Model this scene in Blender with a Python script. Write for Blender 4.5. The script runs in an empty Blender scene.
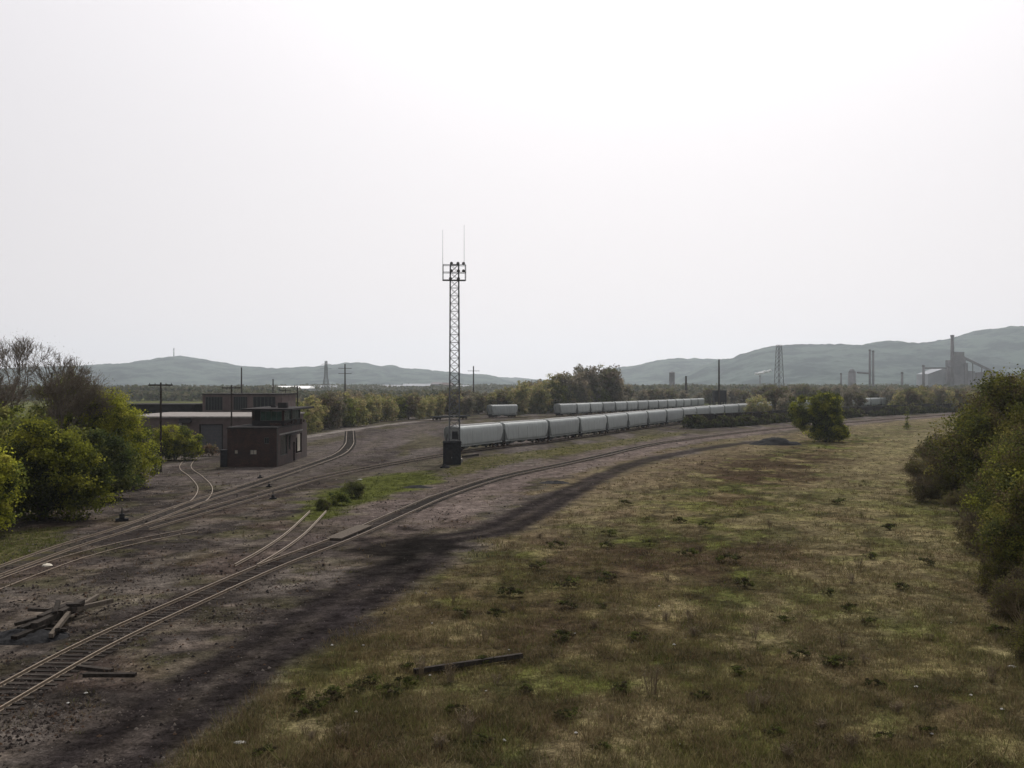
import bpy, math, random
import numpy as np
from mathutils import Vector, Matrix
S = bpy.context.scene
C = S.collection
R = math.radians
rng = np.random.default_rng(7)
random.seed(7)

# ------------------------------------------------------------------ camera, sky, sun, exposure
H, F, HZ = 12.0, 1024.0, 385.0
cam = bpy.data.cameras.new('camera'); camo = bpy.data.objects.new('camera', cam); C.objects.link(camo)
cam.sensor_width = 36; cam.lens = 36; cam.clip_start = 0.1; cam.clip_end = 40000
camo.location = (0, 0, H); camo.rotation_euler = (R(90.056), 0, 0)
S.camera = camo
S.render.resolution_x = 1024; S.render.resolution_y = 768
SUN_EL, SUN_AZ = R(46), R(8)            # azimuth measured from +Y towards +X
sd = Vector((math.sin(SUN_AZ)*math.cos(SUN_EL), math.cos(SUN_AZ)*math.cos(SUN_EL), math.sin(SUN_EL)))
w = bpy.data.worlds.new('World'); S.world = w; w.use_nodes = True
nt = w.node_tree; N = nt.nodes; L = nt.links
for n in list(N): N.remove(n)
out = N.new('ShaderNodeOutputWorld'); bg = N.new('ShaderNodeBackground')
sky = N.new('ShaderNodeTexSky'); sky.sky_type = 'NISHITA'; sky.sun_disc = False
sky.sun_elevation = SUN_EL; sky.sun_rotation = SUN_AZ; sky.dust_density = 6; sky.air_density = 1.5
tc = N.new('ShaderNodeTexCoord')
dot = N.new('ShaderNodeVectorMath'); dot.operation = 'DOT_PRODUCT'; dot.inputs[1].default_value = sd
L.new(tc.outputs['Generated'], dot.inputs[0])
def wm(op, a, b=None):
    n = N.new('ShaderNodeMath'); n.operation = op
    for i, v in enumerate((a, b)):
        if v is None: continue
        if isinstance(v, (int, float)): n.inputs[i].default_value = v
        else: L.new(v, n.inputs[i])
    return n.outputs[0]
d = wm('MAXIMUM', dot.outputs['Value'], 0.0)
sz = N.new('ShaderNodeSeparateXYZ'); L.new(tc.outputs['Generated'], sz.inputs[0])
low = wm('MULTIPLY', wm('POWER', 2.718, wm('MULTIPLY', wm('ABSOLUTE', sz.outputs[2]), -9.0)), .22)   # bright band of thick air near the horizon
lum = wm('ADD', wm('ADD', wm('ADD', wm('MULTIPLY', wm('POWER', d, .6), .40), wm('ADD', wm('MULTIPLY', wm('POWER', d, 8.0), .32), wm("MULTIPLY", wm("POWER", d, 3.0), .22))), .36), wm('ADD', low, wm('MULTIPLY', wm('POWER', d, 30.0), 2.2)))
hz = N.new('ShaderNodeCombineColor')
L.new(wm('MULTIPLY', lum, 1.0), hz.inputs[0]); L.new(wm('MULTIPLY', lum, .966), hz.inputs[1]); L.new(wm('MULTIPLY', lum, 1.0), hz.inputs[2])
sc = N.new('ShaderNodeMix'); sc.data_type = 'RGBA'; sc.blend_type = 'MULTIPLY'; sc.inputs[0].default_value = 1
L.new(sky.outputs[0], sc.inputs[6]); sc.inputs[7].default_value = (.1, .1, .1, 1)
mx = N.new('ShaderNodeMix'); mx.data_type = 'RGBA'; mx.inputs[0].default_value = .92
L.new(sc.outputs[2], mx.inputs[6]); L.new(hz.outputs[0], mx.inputs[7])
L.new(mx.outputs[2], bg.inputs[0]); bg.inputs[1].default_value = 1.0
L.new(bg.outputs[0], out.inputs[0])
sl = bpy.data.lights.new('sun', 'SUN'); sl.energy = 3.0; sl.angle = R(3); sl.color = (1, .96, .9)
so = bpy.data.objects.new('sun', sl); C.objects.link(so); so.rotation_euler = (-sd).to_track_quat('-Z', 'Y').to_euler()
S.view_settings.view_transform = 'Standard'; S.view_settings.look = 'None'
S.view_settings.exposure = 0.0; S.view_settings.gamma = 1.0; S.view_settings.use_curve_mapping = False
S.render.engine = 'CYCLES'

# ------------------------------------------------------------------ helpers
def G(px, py):                           # ground point seen at a spot of the survey photograph
    return np.array(((px-512)*H/(py-HZ), F*H/(py-HZ)))
def XZ(px, py, Y):                       # X and height at a known distance
    return (px-512)/F*Y, H-(py-HZ)/F*Y
def tag(o, label=None, cat=None, group=None, kind=None):
    if label: o['label'] = label
    if cat: o['category'] = cat
    if group: o['group'] = group
    if kind: o['kind'] = kind
    return o
def empty(name, loc=(0,0,0), rz=0, label=None, cat=None, group=None):
    o = bpy.data.objects.new(name, None); C.objects.link(o); o.location = loc; o.rotation_euler = (0,0,rz)
    o.empty_display_size = .3
    return tag(o, label, cat, group)
def copy_tree(o, parent=None):
    c = o.copy(); C.objects.link(c)
    if parent: c.parent = parent
    for ch in [x for x in KIDS.get(o.name, [])]:
        k = copy_tree(ch, c)
    return c
KIDS = {}
def par(o, p):
    o.parent = p; KIDS.setdefault(p.name, []).append(o); 
    KIDS.setdefault(o.name, KIDS.get(o.name, []))
    return o
def copy_full(o, parent=None):
    c = o.copy(); C.objects.link(c)
    KIDS[c.name] = []
    if parent:
        c.parent = parent; KIDS[parent.name].append(c)
    for ch in list(KIDS.get(o.name, [])): copy_full(ch, c)
    return c
class MB:
    def __init__(s): s.v = []; s.f = []; s.sm = False
    def add(s, vs, fs):
        n = len(s.v); s.v += [tuple(p) for p in vs]; s.f += [tuple(i+n for i in f) for f in fs]; return s
    def box(s, c, d, rz=0, M=None):
        x, y, z = [a/2 for a in d]
        p = [(-x,-y,-z),(x,-y,-z),(x,y,-z),(-x,y,-z),(-x,-y,z),(x,-y,z),(x,y,z),(-x,y,z)]
        m = Matrix.Translation(c) @ (M if M else Matrix.Rotation(rz, 4, 'Z'))
        return s.add([m @ Vector(q) for q in p], [(0,3,2,1),(4,5,6,7),(0,1,5,4),(1,2,6,5),(2,3,7,6),(3,0,4,7)])
    def b2(s, x0, x1, y0, y1, z0, z1): return s.box(((x0+x1)/2,(y0+y1)/2,(z0+z1)/2), (x1-x0,y1-y0,z1-z0))
    def tube(s, a, b, r0, r1=None, n=6, cap=True):
        r1 = r0 if r1 is None else r1
        a = Vector(a); b = Vector(b); d = (b-a)
        if d.length < 1e-6: return s
        d.normalize(); u = d.orthogonal().normalized(); v = d.cross(u)
        vs = []
        for p, r in ((a, r0), (b, r1)):
            for k in range(n):
                t = 2*math.pi*k/n; vs.append(p + u*math.cos(t)*r + v*math.sin(t)*r)
        fs = [(k, (k+1) % n, n+(k+1) % n, n+k) for k in range(n)]
        if cap: fs += [tuple(range(n-1, -1, -1)), tuple(range(n, 2*n))]
        return s.add(vs, fs)
    def loft(s, rings, cap=True):
        n = len(rings[0]); vs = [p for r in rings for p in r]; fs = []
        for i in range(len(rings)-1):
            for k in range(n): fs.append((i*n+k, i*n+(k+1) % n, (i+1)*n+(k+1) % n, (i+1)*n+k))
        if cap: fs += [tuple(range(n-1, -1, -1)), tuple(range((len(rings)-1)*n, len(rings)*n))]
        return s.add(vs, fs)
    def mesh(s, name, m, smooth=False):
        me = bpy.data.meshes.new(name); me.from_pydata(s.v, [], s.f); me.update()
        me.materials.append(m)
        if smooth: me.polygons.foreach_set('use_smooth', [len(p.vertices) <= 4 for p in me.polygons])
        return me
    def build(s, name, m, parent=None, smooth=False, loc=None):
        o = bpy.data.objects.new(name, s.mesh(name, m, smooth)); C.objects.link(o)
        if loc is not None: o.location = loc
        if parent: par(o, parent)
        else: KIDS.setdefault(o.name, [])
        return o
def np_mesh(name, V, Fc, m, col=None, smooth=False):
    V = np.asarray(V, dtype=np.float32); Fc = np.asarray(Fc, dtype=np.int32); k = Fc.shape[1]
    me = bpy.data.meshes.new(name)
    me.vertices.add(len(V)); me.vertices.foreach_set('co', V.ravel())
    me.loops.add(Fc.size); me.loops.foreach_set('vertex_index', Fc.ravel())
    me.polygons.add(len(Fc)); me.polygons.foreach_set('loop_start', np.arange(0, Fc.size, k, dtype=np.int32))
    me.polygons.foreach_set('loop_total', np.full(len(Fc), k, dtype=np.int32))
    if smooth: me.polygons.foreach_set('use_smooth', np.ones(len(Fc), dtype=bool))
    me.update(calc_edges=True)
    if col is not None:
        a = me.color_attributes.new('col', 'FLOAT_COLOR', 'POINT')
        a.data.foreach_set('color', np.concatenate([col, np.ones((len(col), 1))], 1).astype(np.float32).ravel())
    me.materials.append(m)
    return me
def link(name, me, parent=None):
    o = bpy.data.objects.new(name, me); C.objects.link(o)
    if parent: par(o, parent)
    else: KIDS.setdefault(o.name, [])
    return o
# value noise
_t = np.random.default_rng(3).random((256, 256))
def vnoise(x, y):
    xi = np.floor(x).astype(int); yi = np.floor(y).astype(int); fx = x-xi; fy = y-yi
    fx = fx*fx*(3-2*fx); fy = fy*fy*(3-2*fy)
    g = lambda a, b: _t[a & 255, b & 255]
    return (g(xi, yi)*(1-fx)+g(xi+1, yi)*fx)*(1-fy)+(g(xi, yi+1)*(1-fx)+g(xi+1, yi+1)*fx)*fy
def fbm(x, y, s, o=4, seed=0):
    r = 0; a = .5; t = 0
    for i in range(o):
        r = r+a*vnoise(x/s+17.3*seed+i*31.7, y/s+9.1*seed+i*11.3); t += a; a *= .55; s = s*.5
    return r/t
def sstep(a, b, x):
    t = np.clip((x-a)/(b-a), 0, 1); return t*t*(3-2*t)
def spline(pts, step=1.0):
    P = [np.array(p, float) for p in pts]; P = [2*P[0]-P[1]]+P+[2*P[-1]-P[-2]]; o = []
    for i in range(1, len(P)-2):
        p0, p1, p2, p3 = P[i-1:i+3]; n = max(2, int(np.linalg.norm(p2-p1)/step))
        for t in np.arange(n)/n:
            o.append(.5*((2*p1)+(p2-p0)*t+(2*p0-5*p1+4*p2-p3)*t*t+(3*p1-p0-3*p2+p3)*t**3))
    o.append(P[-2]); return np.array(o)
def pdist(x, y, pts):
    d = np.full(x.shape, 1e9)
    for a, b in zip(pts[:-1], pts[1:]):
        ab = b-a; l = max(ab @ ab, 1e-9)
        t = np.clip(((x-a[0])*ab[0]+(y-a[1])*ab[1])/l, 0, 1)
        d = np.minimum(d, np.hypot(x-a[0]-t*ab[0], y-a[1]-t*ab[1]))
    return d
def inside(x, y, poly):
    r = np.zeros(x.shape, bool); n = len(poly); j = n-1
    for i in range(n):
        xi, yi = poly[i]; xj, yj = poly[j]
        if yi != yj:
            r ^= ((yi > y) != (yj > y)) & (x < (xj-xi)*(y-yi)/(yj-yi)+xi)
        j = i
    return r
def pxline(l, step=2.0): return spline([G(*p) for p in l], step)

# ------------------------------------------------------------------ materials
def mat(name, col, rough=.8, var=.35, scale=2.0, metal=0, col2=None, bump=0, objrand=0, detail=6, vec=None):
    m = bpy.data.materials.new(name); m.use_nodes = True; t = m.node_tree; n = t.nodes; b = n['Principled BSDF']
    b.inputs['Roughness'].default_value = rough; b.inputs['Metallic'].default_value = metal
    b.inputs['Specular IOR Level'].default_value = .3 if rough < .7 else .04
    tc = n.new('ShaderNodeTexCoord'); no = n.new('ShaderNodeTexNoise'); no.inputs['Scale'].default_value = scale
    no.inputs['Detail'].default_value = detail; no.inputs['Roughness'].default_value = .65
    if vec:
        mp = n.new('ShaderNodeMapping'); mp.inputs['Scale'].default_value = vec
        t.links.new(tc.outputs['Object'], mp.inputs['Vector']); t.links.new(mp.outputs[0], no.inputs['Vector'])
    else: t.links.new(tc.outputs['Object'], no.inputs['Vector'])
    cr = n.new('ShaderNodeValToRGB'); e = cr.color_ramp.elements
    c2 = col2 or tuple(c*(1-var) for c in col); c1 = tuple(min(1, c*(1+var*.6)) for c in col)
    e[0].position = .35; e[0].color = (*c2, 1); e[1].position = .65; e[1].color = (*c1, 1)
    t.links.new(no.outputs[0], cr.inputs[0]); last = cr.outputs[0]
    if objrand:
        oi = n.new('ShaderNodeObjectInfo'); mr = n.new('ShaderNodeMapRange')
        mr.inputs[3].default_value = 1-objrand; mr.inputs[4].default_value = 1+objrand*.6
        t.links.new(oi.outputs['Random'], mr.inputs[0])
        mm = n.new('ShaderNodeVectorMath'); mm.operation = 'SCALE'
        t.links.new(last, mm.inputs[0]); t.links.new(mr.outputs[0], mm.inputs['Scale']); last = mm.outputs[0]
    t.links.new(last, b.inputs['Base Color'])
    if bump:
        bp = n.new('ShaderNodeBump'); bp.inputs['Strength'].default_value = bump; bp.inputs['Distance'].default_value = .1
        t.links.new(no.outputs[0], bp.inputs['Height']); t.links.new(bp.outputs[0], b.inputs['Normal'])
    return m
def leafmat(name, trans=.35, gain=1.0):
    m = bpy.data.materials.new(name); m.use_nodes = True; t = m.node_tree; n = t.nodes
    for x in list(n): n.remove(x)
    o = n.new('ShaderNodeOutputMaterial'); a = n.new('ShaderNodeAttribute'); a.attribute_name = 'col'
    oi = n.new('ShaderNodeObjectInfo'); mr = n.new('ShaderNodeMapRange'); mr.inputs[3].default_value = .75*gain; mr.inputs[4].default_value = 1.2*gain
    t.links.new(oi.outputs['Random'], mr.inputs[0])
    mm = n.new('ShaderNodeVectorMath'); mm.operation = 'SCALE'; t.links.new(a.outputs['Color'], mm.inputs[0]); t.links.new(mr.outputs[0], mm.inputs['Scale'])
    d = n.new('ShaderNodeBsdfDiffuse'); tr = n.new('ShaderNodeBsdfTranslucent'); mx = n.new('ShaderNodeMixShader'); mx.inputs[0].default_value = trans
    t.links.new(mm.outputs[0], d.inputs[0]); t.links.new(mm.outputs[0], tr.inputs[0])
    t.links.new(d.outputs[0], mx.inputs[1]); t.links.new(tr.outputs[0], mx.inputs[2]); t.links.new(mx.outputs[0], o.inputs[0])
    return m
M = dict(
 leaf=leafmat('leaf', .45, 1.38), grass=leafmat('grass_blades', .5),
 bark=mat('bark', (.075,.06,.05), .9, .4, 3), twig=mat('twig', (.19,.16,.13), .9, .3, 3),
 rail=mat('rusty_rail', (.19,.145,.10), .6, .3, 6, metal=.2), rust=mat('rust', (.075,.042,.03), .85, .4, 5),
 tie=mat('old_timber', (.040,.034,.029), .9, .45, 5, objrand=.4), tie_pale=mat('pale_timber', (.11,.092,.074), .9, .3, 5),
 hop=mat('hopper_paint', (.32,.345,.335), .5, .16, .7, objrand=.22, vec=(2.2,2.2,.45)), hopdark=mat('underframe', (.035,.035,.037), .8, .4, 4),
 walk=mat('galvanised', (.30,.30,.29), .5, .2, 6), gon=mat('gondola_paint', (.022,.022,.022), .7, .5, 1.2, objrand=.5, col2=(.035,.022,.018)),
 coal=mat('coal', (.02,.02,.021), .9, .5, 6, bump=.5),
 steel=mat('tower_steel', (.13,.135,.14), .6, .3, 3, metal=.3), pole=mat('creosote_pole', (.045,.035,.03), .9, .3, 5),
 concrete=mat('concrete', (.26,.25,.23), .9, .25, 2), roof=mat('pale_gravel_roof', (.24,.22,.205), .9, .25, 1.2),
 stucco=mat('pinkish_block_wall', (.125,.098,.092), .9, .25, .7), darkwall=mat('dark_wall', (.035,.032,.032), .9, .3, 1),
 door=mat('grey_metal_door', (.085,.085,.09), .6, .15, 2), frame=mat('window_frame', (.09,.10,.09), .7, .3, 4),
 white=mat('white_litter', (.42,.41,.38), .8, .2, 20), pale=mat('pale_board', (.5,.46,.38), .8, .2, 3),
 hut=mat('dark_cabinet', (.03,.03,.033), .7, .4, 3), weedstem=mat('dead_stem', (.19,.15,.10), .9, .3, 8),
 plant=mat('plant_cladding', (.17,.16,.165), .8, .35, .05), brickc=mat('chimney_stack', (.12,.105,.105), .9, .3, .1),
 steam=mat('steam', (.8,.8,.8), 1, .05, .1), whiteroof=mat('white_metal_roof', (.8,.8,.78), .5, .08, .05), town=mat('pale_cladding', (.30,.31,.33), .8, .25, .03),
 lens=mat('lamp_glass', (.12,.12,.12), .15, .2, 5), rockm=mat('rock', (.10,.09,.085), .95, .4, 3, bump=.4),
 tealglass=mat('teal_glass', (.04,.075,.065), .12, .35, 1.5), darkglass=mat('dark_glass', (.015,.018,.02), .15, .4, 1.5),
)
def brick(name, c1, c2, mortar):
    m = bpy.data.materials.new(name); m.use_nodes = True; t = m.node_tree; n = t.nodes; b = n['Principled BSDF']; b.inputs['Roughness'].default_value = .9
    g = n.new('ShaderNodeNewGeometry'); tc = n.new('ShaderNodeTexCoord'); sp = n.new('ShaderNodeSeparateXYZ'); t.links.new(tc.outputs['Object'], sp.inputs[0])
    ad = n.new('ShaderNodeMath'); ad.operation = 'ADD'; t.links.new(sp.outputs[0], ad.inputs[0]); t.links.new(sp.outputs[1], ad.inputs[1])
    cb = n.new('ShaderNodeCombineXYZ'); t.links.new(ad.outputs[0], cb.inputs[0]); t.links.new(sp.outputs[2], cb.inputs[1])
    br = n.new('ShaderNodeTexBrick'); br.inputs['Scale'].default_value = 3.2; br.inputs['Mortar Size'].default_value = .012
    br.inputs['Color1'].default_value = (*c1, 1); br.inputs['Color2'].default_value = (*c2, 1); br.inputs['Mortar'].default_value = (*mortar, 1)
    t.links.new(cb.outputs[0], br.inputs[0])
    no = n.new('ShaderNodeTexNoise'); no.inputs['Scale'].default_value = .8; no.inputs['Detail'].default_value = 6; t.links.new(tc.outputs['Object'], no.inputs[0])
    mr = n.new('ShaderNodeMapRange'); mr.inputs[1].default_value = .3; mr.inputs[2].default_value = .7; mr.inputs[3].default_value = .5; mr.inputs[4].default_value = 1.4
    t.links.new(no.outputs[0], mr.inputs[0]); mm = n.new('ShaderNodeVectorMath'); mm.operation = 'SCALE'
    t.links.new(br.outputs[0], mm.inputs[0]); t.links.new(mr.outputs[0], mm.inputs['Scale']); t.links.new(mm.outputs[0], b.inputs['Base Color'])
    return m
M['brick'] = brick('red_brick', (.058,.024,.017), (.022,.013,.011), (.030,.024,.021))

# ------------------------------------------------------------------ routes (tracks, dirt road) surveyed on the ground
A_px = [(-60,734),(0,699),(100,644),(200,598),(273,566),(346,538),(405,512),(443,496),(499,478),(560,465),(597,457),(640,447),(675,441),(730,434),(786,428),(880,420),(970,413.2)]
C1_px = [(-80,601),(0,572),(66,548),(132,527),(190,505),(243,488),(300,469),(338,455),(349,445),(350,438),(350,431)]
C2_px = [(140,530),(200,513),(267,493.5),(317,479),(375,467),(434,456.5),(461,452),(501,447),(538,443),(571,438.5),(597,435),(620,431.5),(641,428.5),(675,424),(712,419),(770,413.5),(830,409),(900,405),(985,401)]
E_px = [(246,567.5),(271,553),(296,535),(318,513)]
D_px = [(209,446),(200,452),(188,462),(186,469),(196,477),(205,488),(200,500),(182,509)]
G_px = [(380,422),(450,420),(500,417.8),(556,416.5),(600,413.8),(640,411.2),(673,409),(720,405.6),(757,403.6),(800,401.5)]
H_px = [(682,428.6),(745,424.8),(785,421.5),(840,417.5),(900,414),(980,410),(1030,408)]
road_px = [(0,840),(60,790),(150,728),(230,672),(300,628),(370,588),(412,562),(440,540),(500,528),(565,494),(630,465),(682,453),(734,444.5),(790,438)]
edge_px = [(40,852),(150,768),(230,699),(320,646),(400,596),(450,562),(500,535),(565,499),(630,469.5),(682,456),(734,446.5),(770,438),(800,431.5),(850,425.8),(880,422.8),(970,415.5),(1100,408.5)]
mid_px = [(530,494),(565,479),(597,466),(640,454),(675,446.8),(730,438.5),(786,431.8),(775,437),(734,442),(682,449.5),(630,460.5),(565,487.5)]
rA, rC1, rC2, rE, rD, rG, rH = [pxline(p, 1.0) for p in (A_px, C1_px, C2_px, E_px, D_px, G_px, H_px)]
rRoad = pxline(road_px, 2.0); rEdge = pxline(edge_px, 3.0)
fieldpoly = np.vstack([rEdge, [[900, 500]], [[900, -50]], [[rEdge[0][0], -50]]])
rMid = np.array([G(*p) for p in mid_px])
greens = [np.array([G(*p) for p in q]) for q in (
    [(300,508),(325,494),(350,484),(380,474),(430,471),(446,477),(410,490),(365,503),(335,518),(312,520)],
    [(440,468),(480,456),(540,450),(600,442),(680,431),(690,433),(610,448),(540,459),(480,471),(450,478)],
    [(-90,640),(-60,560),(0,533),(60,527),(70,545),(20,560),(-30,585)])]
pale_px = [(930,610),(900,560),(862,500),(880,462),(935,436),(985,424)]
rPale = pxline(pale_px, 3.0); rApron = pxline([(180,480),(240,477),(310,462),(380,440),(432,424)], 3.0)
rLane = pxline([(300,438),(345,430.5),(390,424.5),(436,419)], 3.0)

def ground_info(x, y):
    dE = pdist(x, y, rEdge); ins = inside(x, y, fieldpoly); sdv = np.where(ins, dE, -dE)
    field = sstep(-1.8, 1.8, sdv+(fbm(x, y, 5, 4, 2)-.5)*5)
    m2 = pdist(x, y, np.vstack([rMid, rMid[:1]])); m2 = np.where(inside(x, y, rMid), m2, -m2)
    field = np.maximum(field, .8*sstep(-1.5, 1.5, m2+(fbm(x, y, 5, 4, 2)-.5)*6))
    dR = pdist(x, y, rRoad)
    return field, dR
def ground_z(x, y):
    field, dR = ground_info(x, y)
    return field*sstep(4, 9, dR)*(fbm(x, y, 4, 3, 5)-.5)*.30*np.where(y < 420, 1, 0)
def ground_col(x, y):
    c3 = lambda *c: np.array(c)[None, :]
    field, dR = ground_info(x, y)
    lerp = lambda a, b, t: a*(1-t[:, None])+b*t[:, None]
    n1 = fbm(x, y, 9, 5, 1); n2 = fbm(x, y, 3.2, 4, 3); n3 = fbm(x, y, 22, 3, 4); n4 = fbm(x, y, 1.5, 3, 6)
    # the yard: cinders, ash, thin brown weeds
    s = fbm(x*1.0, y*.22, 2.2, 4, 8)
    yd = lerp(c3(.040,.034,.031), c3(.100,.086,.074), sstep(.38, .66, .5*n1+.5*s))
    yd = lerp(yd, c3(.060,.056,.028), sstep(.50, .64, n2)*.65)
    yd = lerp(yd, c3(.026,.022,.020), sstep(.54, .66, fbm(x, y*.5, 3.4, 4, 31))*.5)
    yd = lerp(yd, c3(.070,.048,.038), sstep(.57, .68, fbm(x, y*.5, 4.5, 4, 33))*.4)
    yd = lerp(yd, c3(.13,.105,.085), sstep(.56, .68, fbm(x, y, 2.0, 4, 12))*.5)
    far = sstep(110, 170, y)
    yd = lerp(yd, lerp(c3(.055,.047,.044), c3(.110,.096,.088), sstep(.42, .58, fbm(x*.8, y*.10, 5, 4, 35))), far*.7)
    yd = lerp(yd, c3(.060,.055,.028), far*sstep(.48, .60, fbm(x*.8, y*.16, 4, 4, 36))*.6)
    # the field: straw, olive, russet and dark weeds
    fd = lerp(c3(.128,.107,.051), c3(.072,.075,.026), sstep(.36, .62, n1))
    fd = lerp(fd, c3(.088,.060,.038), sstep(.52, .64, fbm(x, y*.6, 7, 4, 9))*.75)
    fd = lerp(fd, c3(.082,.094,.022), sstep(.52, .60, fbm(x, y*.7, 3.0, 4, 46))*.6)
    fd = lerp(fd, c3(.026,.024,.014), sstep(.52, .58, fbm(x, y*.7, 1.5, 4, 10))*.7)
    fd = lerp(fd, c3(.175,.142,.080), sstep(.53, .60, fbm(x, y*.7, 2.8, 4, 13))*.55)
    # russet thicket of dead weeds before the round tree
    b = np.exp(-(((x-40)/30)**2+((y-150)/38)**2)*1.3)+.6*np.exp(-(((x-10)/14)**2+((y-72)/16)**2))+.5*np.exp(-(((x+1)/9)**2+((y-50)/7)**2))
    fd = lerp(fd, c3(.040,.026,.019), np.clip(b*1.4*sstep(.34, .52, fbm(x, y*.7, 2.6, 4, 44)), 0, .85))
    strip = sstep(16, 2, pdist(x, y, rEdge))*sstep(60, 110, y)
    fd = lerp(fd, c3(.150,.118,.078), strip*.65)
    dP = pdist(x, y, rPale)
    fd = lerp(fd, c3(.165,.140,.078), sstep(11, 2, dP+(n2-.5)*16)*(.28+.4*sstep(90, 150, y)))
    fl = sstep(200, 240, y)*sstep(60, 90, x)
    fd = lerp(fd, c3(.135,.115,.075), fl*.35)
    c = lerp(yd, fd, field)
    # ballast along the curve
    for r, wd, k in ((rA, 3.2, .75), (rC2, 2.6, .5), (rG, 3.0, .6), (rH, 3, .5)):
        dd = pdist(x, y, r); t = sstep(wd*1.7, wd*.7, dd+(n2-.5)*4)
        c = lerp(c, c3(.085,.068,.062) if r is rA else c3(.040,.032,.030), t*k*sstep(50, 110, y))
        c = lerp(c, c3(.020,.016,.015), sstep(1.7, .8, dd+(n4-.5)*1.2)*.8)
    c = lerp(c, c3(.036,.030,.028), sstep(1.7, .9, pdist(x, y, rC1)+(n4-.5))*.7*sstep(175, 150, y))
    # pale gravel shoulder south of the curve
    c = lerp(c, c3(.135,.108,.096), sstep(3.8, 1.2, np.abs(pdist(x, y, rA)-3.9)*1.0+(n2-.5)*7)*np.where(ins_right(x, y), 1, .5)*sstep(62, 95, y)*.75)
    # worked dirt road with two dark ruts
    rut = sstep(1.15, .35, np.abs(dR-1.15+.35*sstep(90, 150, y))+(n4-.5)*.8)*(.55+.45*sstep(150, 90, y))
    c = lerp(c, c3(.044,.037,.033), sstep(0, 1, (3.5-1.3*sstep(85, 150, y)-dR-(n2-.5)*2.0)/2.0)*.88*sstep(262, 215, y))
    c = lerp(c, c3(.019,.016,.016), rut*.85*sstep(262, 215, y))
    # black coal spill by the crossing
    bx, by = G(400, 549); b = np.hypot((x-bx)/4.4, (y-by)/10.5)+(n2-.5)*1.4
    c = lerp(c, c3(.010,.009,.008), sstep(1.15, .4, b+(n4-.5)*.9)*.9)
    bx, by = G(350, 620); b = np.hypot((x-bx)/2.2, (y-by)/4.5)+(n2-.5)*1.4
    c = lerp(c, c3(.03,.025,.025), sstep(1.05, .5, b)*.8)
    # pale wheel streaks west of the main line
    for q, wd in (([(0,632),(60,604),(115,585)], .5), ([(150,566),(200,553),(262,542)], .6), ([(0,650),(70,622),(130,600)], .35)):
        c = lerp(c, c3(.13,.11,.09), sstep(wd*2, wd*.4, pdist(x, y, pxline(q))+(n4-.5)*1.0)*.6)
    # gravel apron, its colour lightened for the glancing-view brightness, and lane
    c = lerp(c, c3(.095,.080,.074), sstep(9, 3, pdist(x, y, rApron)+(n2-.5)*6)*.65*(1-sstep(.5, 1, field)))
    c = lerp(c, c3(.19,.17,.155), sstep(2.6, .9, pdist(x, y, rLane)+(n2-.5)*2)*.8)
    for i, q in enumerate(greens):
        dd = pdist(x, y, np.vstack([q, q[:1]])); sdv = np.where(inside(x, y, q), dd, -dd)
        g = c3(.068,.076,.020) if i == 0 else c3(.078,.072,.028)
        c = lerp(c, g, sstep(-1.2, 1.5, sdv+(n2-.5)*5)*(.95 if i == 0 else .7))
    # open country beyond
    fr = sstep(430, 600, y)
    oc = lerp(c3(.045,.052,.025), c3(.085,.085,.04), sstep(.4, .6, fbm(x, y, 90, 3, 15)))
    c = lerp(c, oc, fr)
    fr = sstep(235, 260, y)*sstep(-48, -62, x)
    c = lerp(c, c3(.085,.09,.035), fr)
    return c*np.clip(.4+1.2*fbm(x, y, 1.1, 2, 41), .5, 1.6)[:, None]
def ins_right(x, y):
    P = np.vstack([rA, [[900, 600]], [[900, -60]], [[rA[0][0], -60]]]); return inside(x, y, P)

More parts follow.
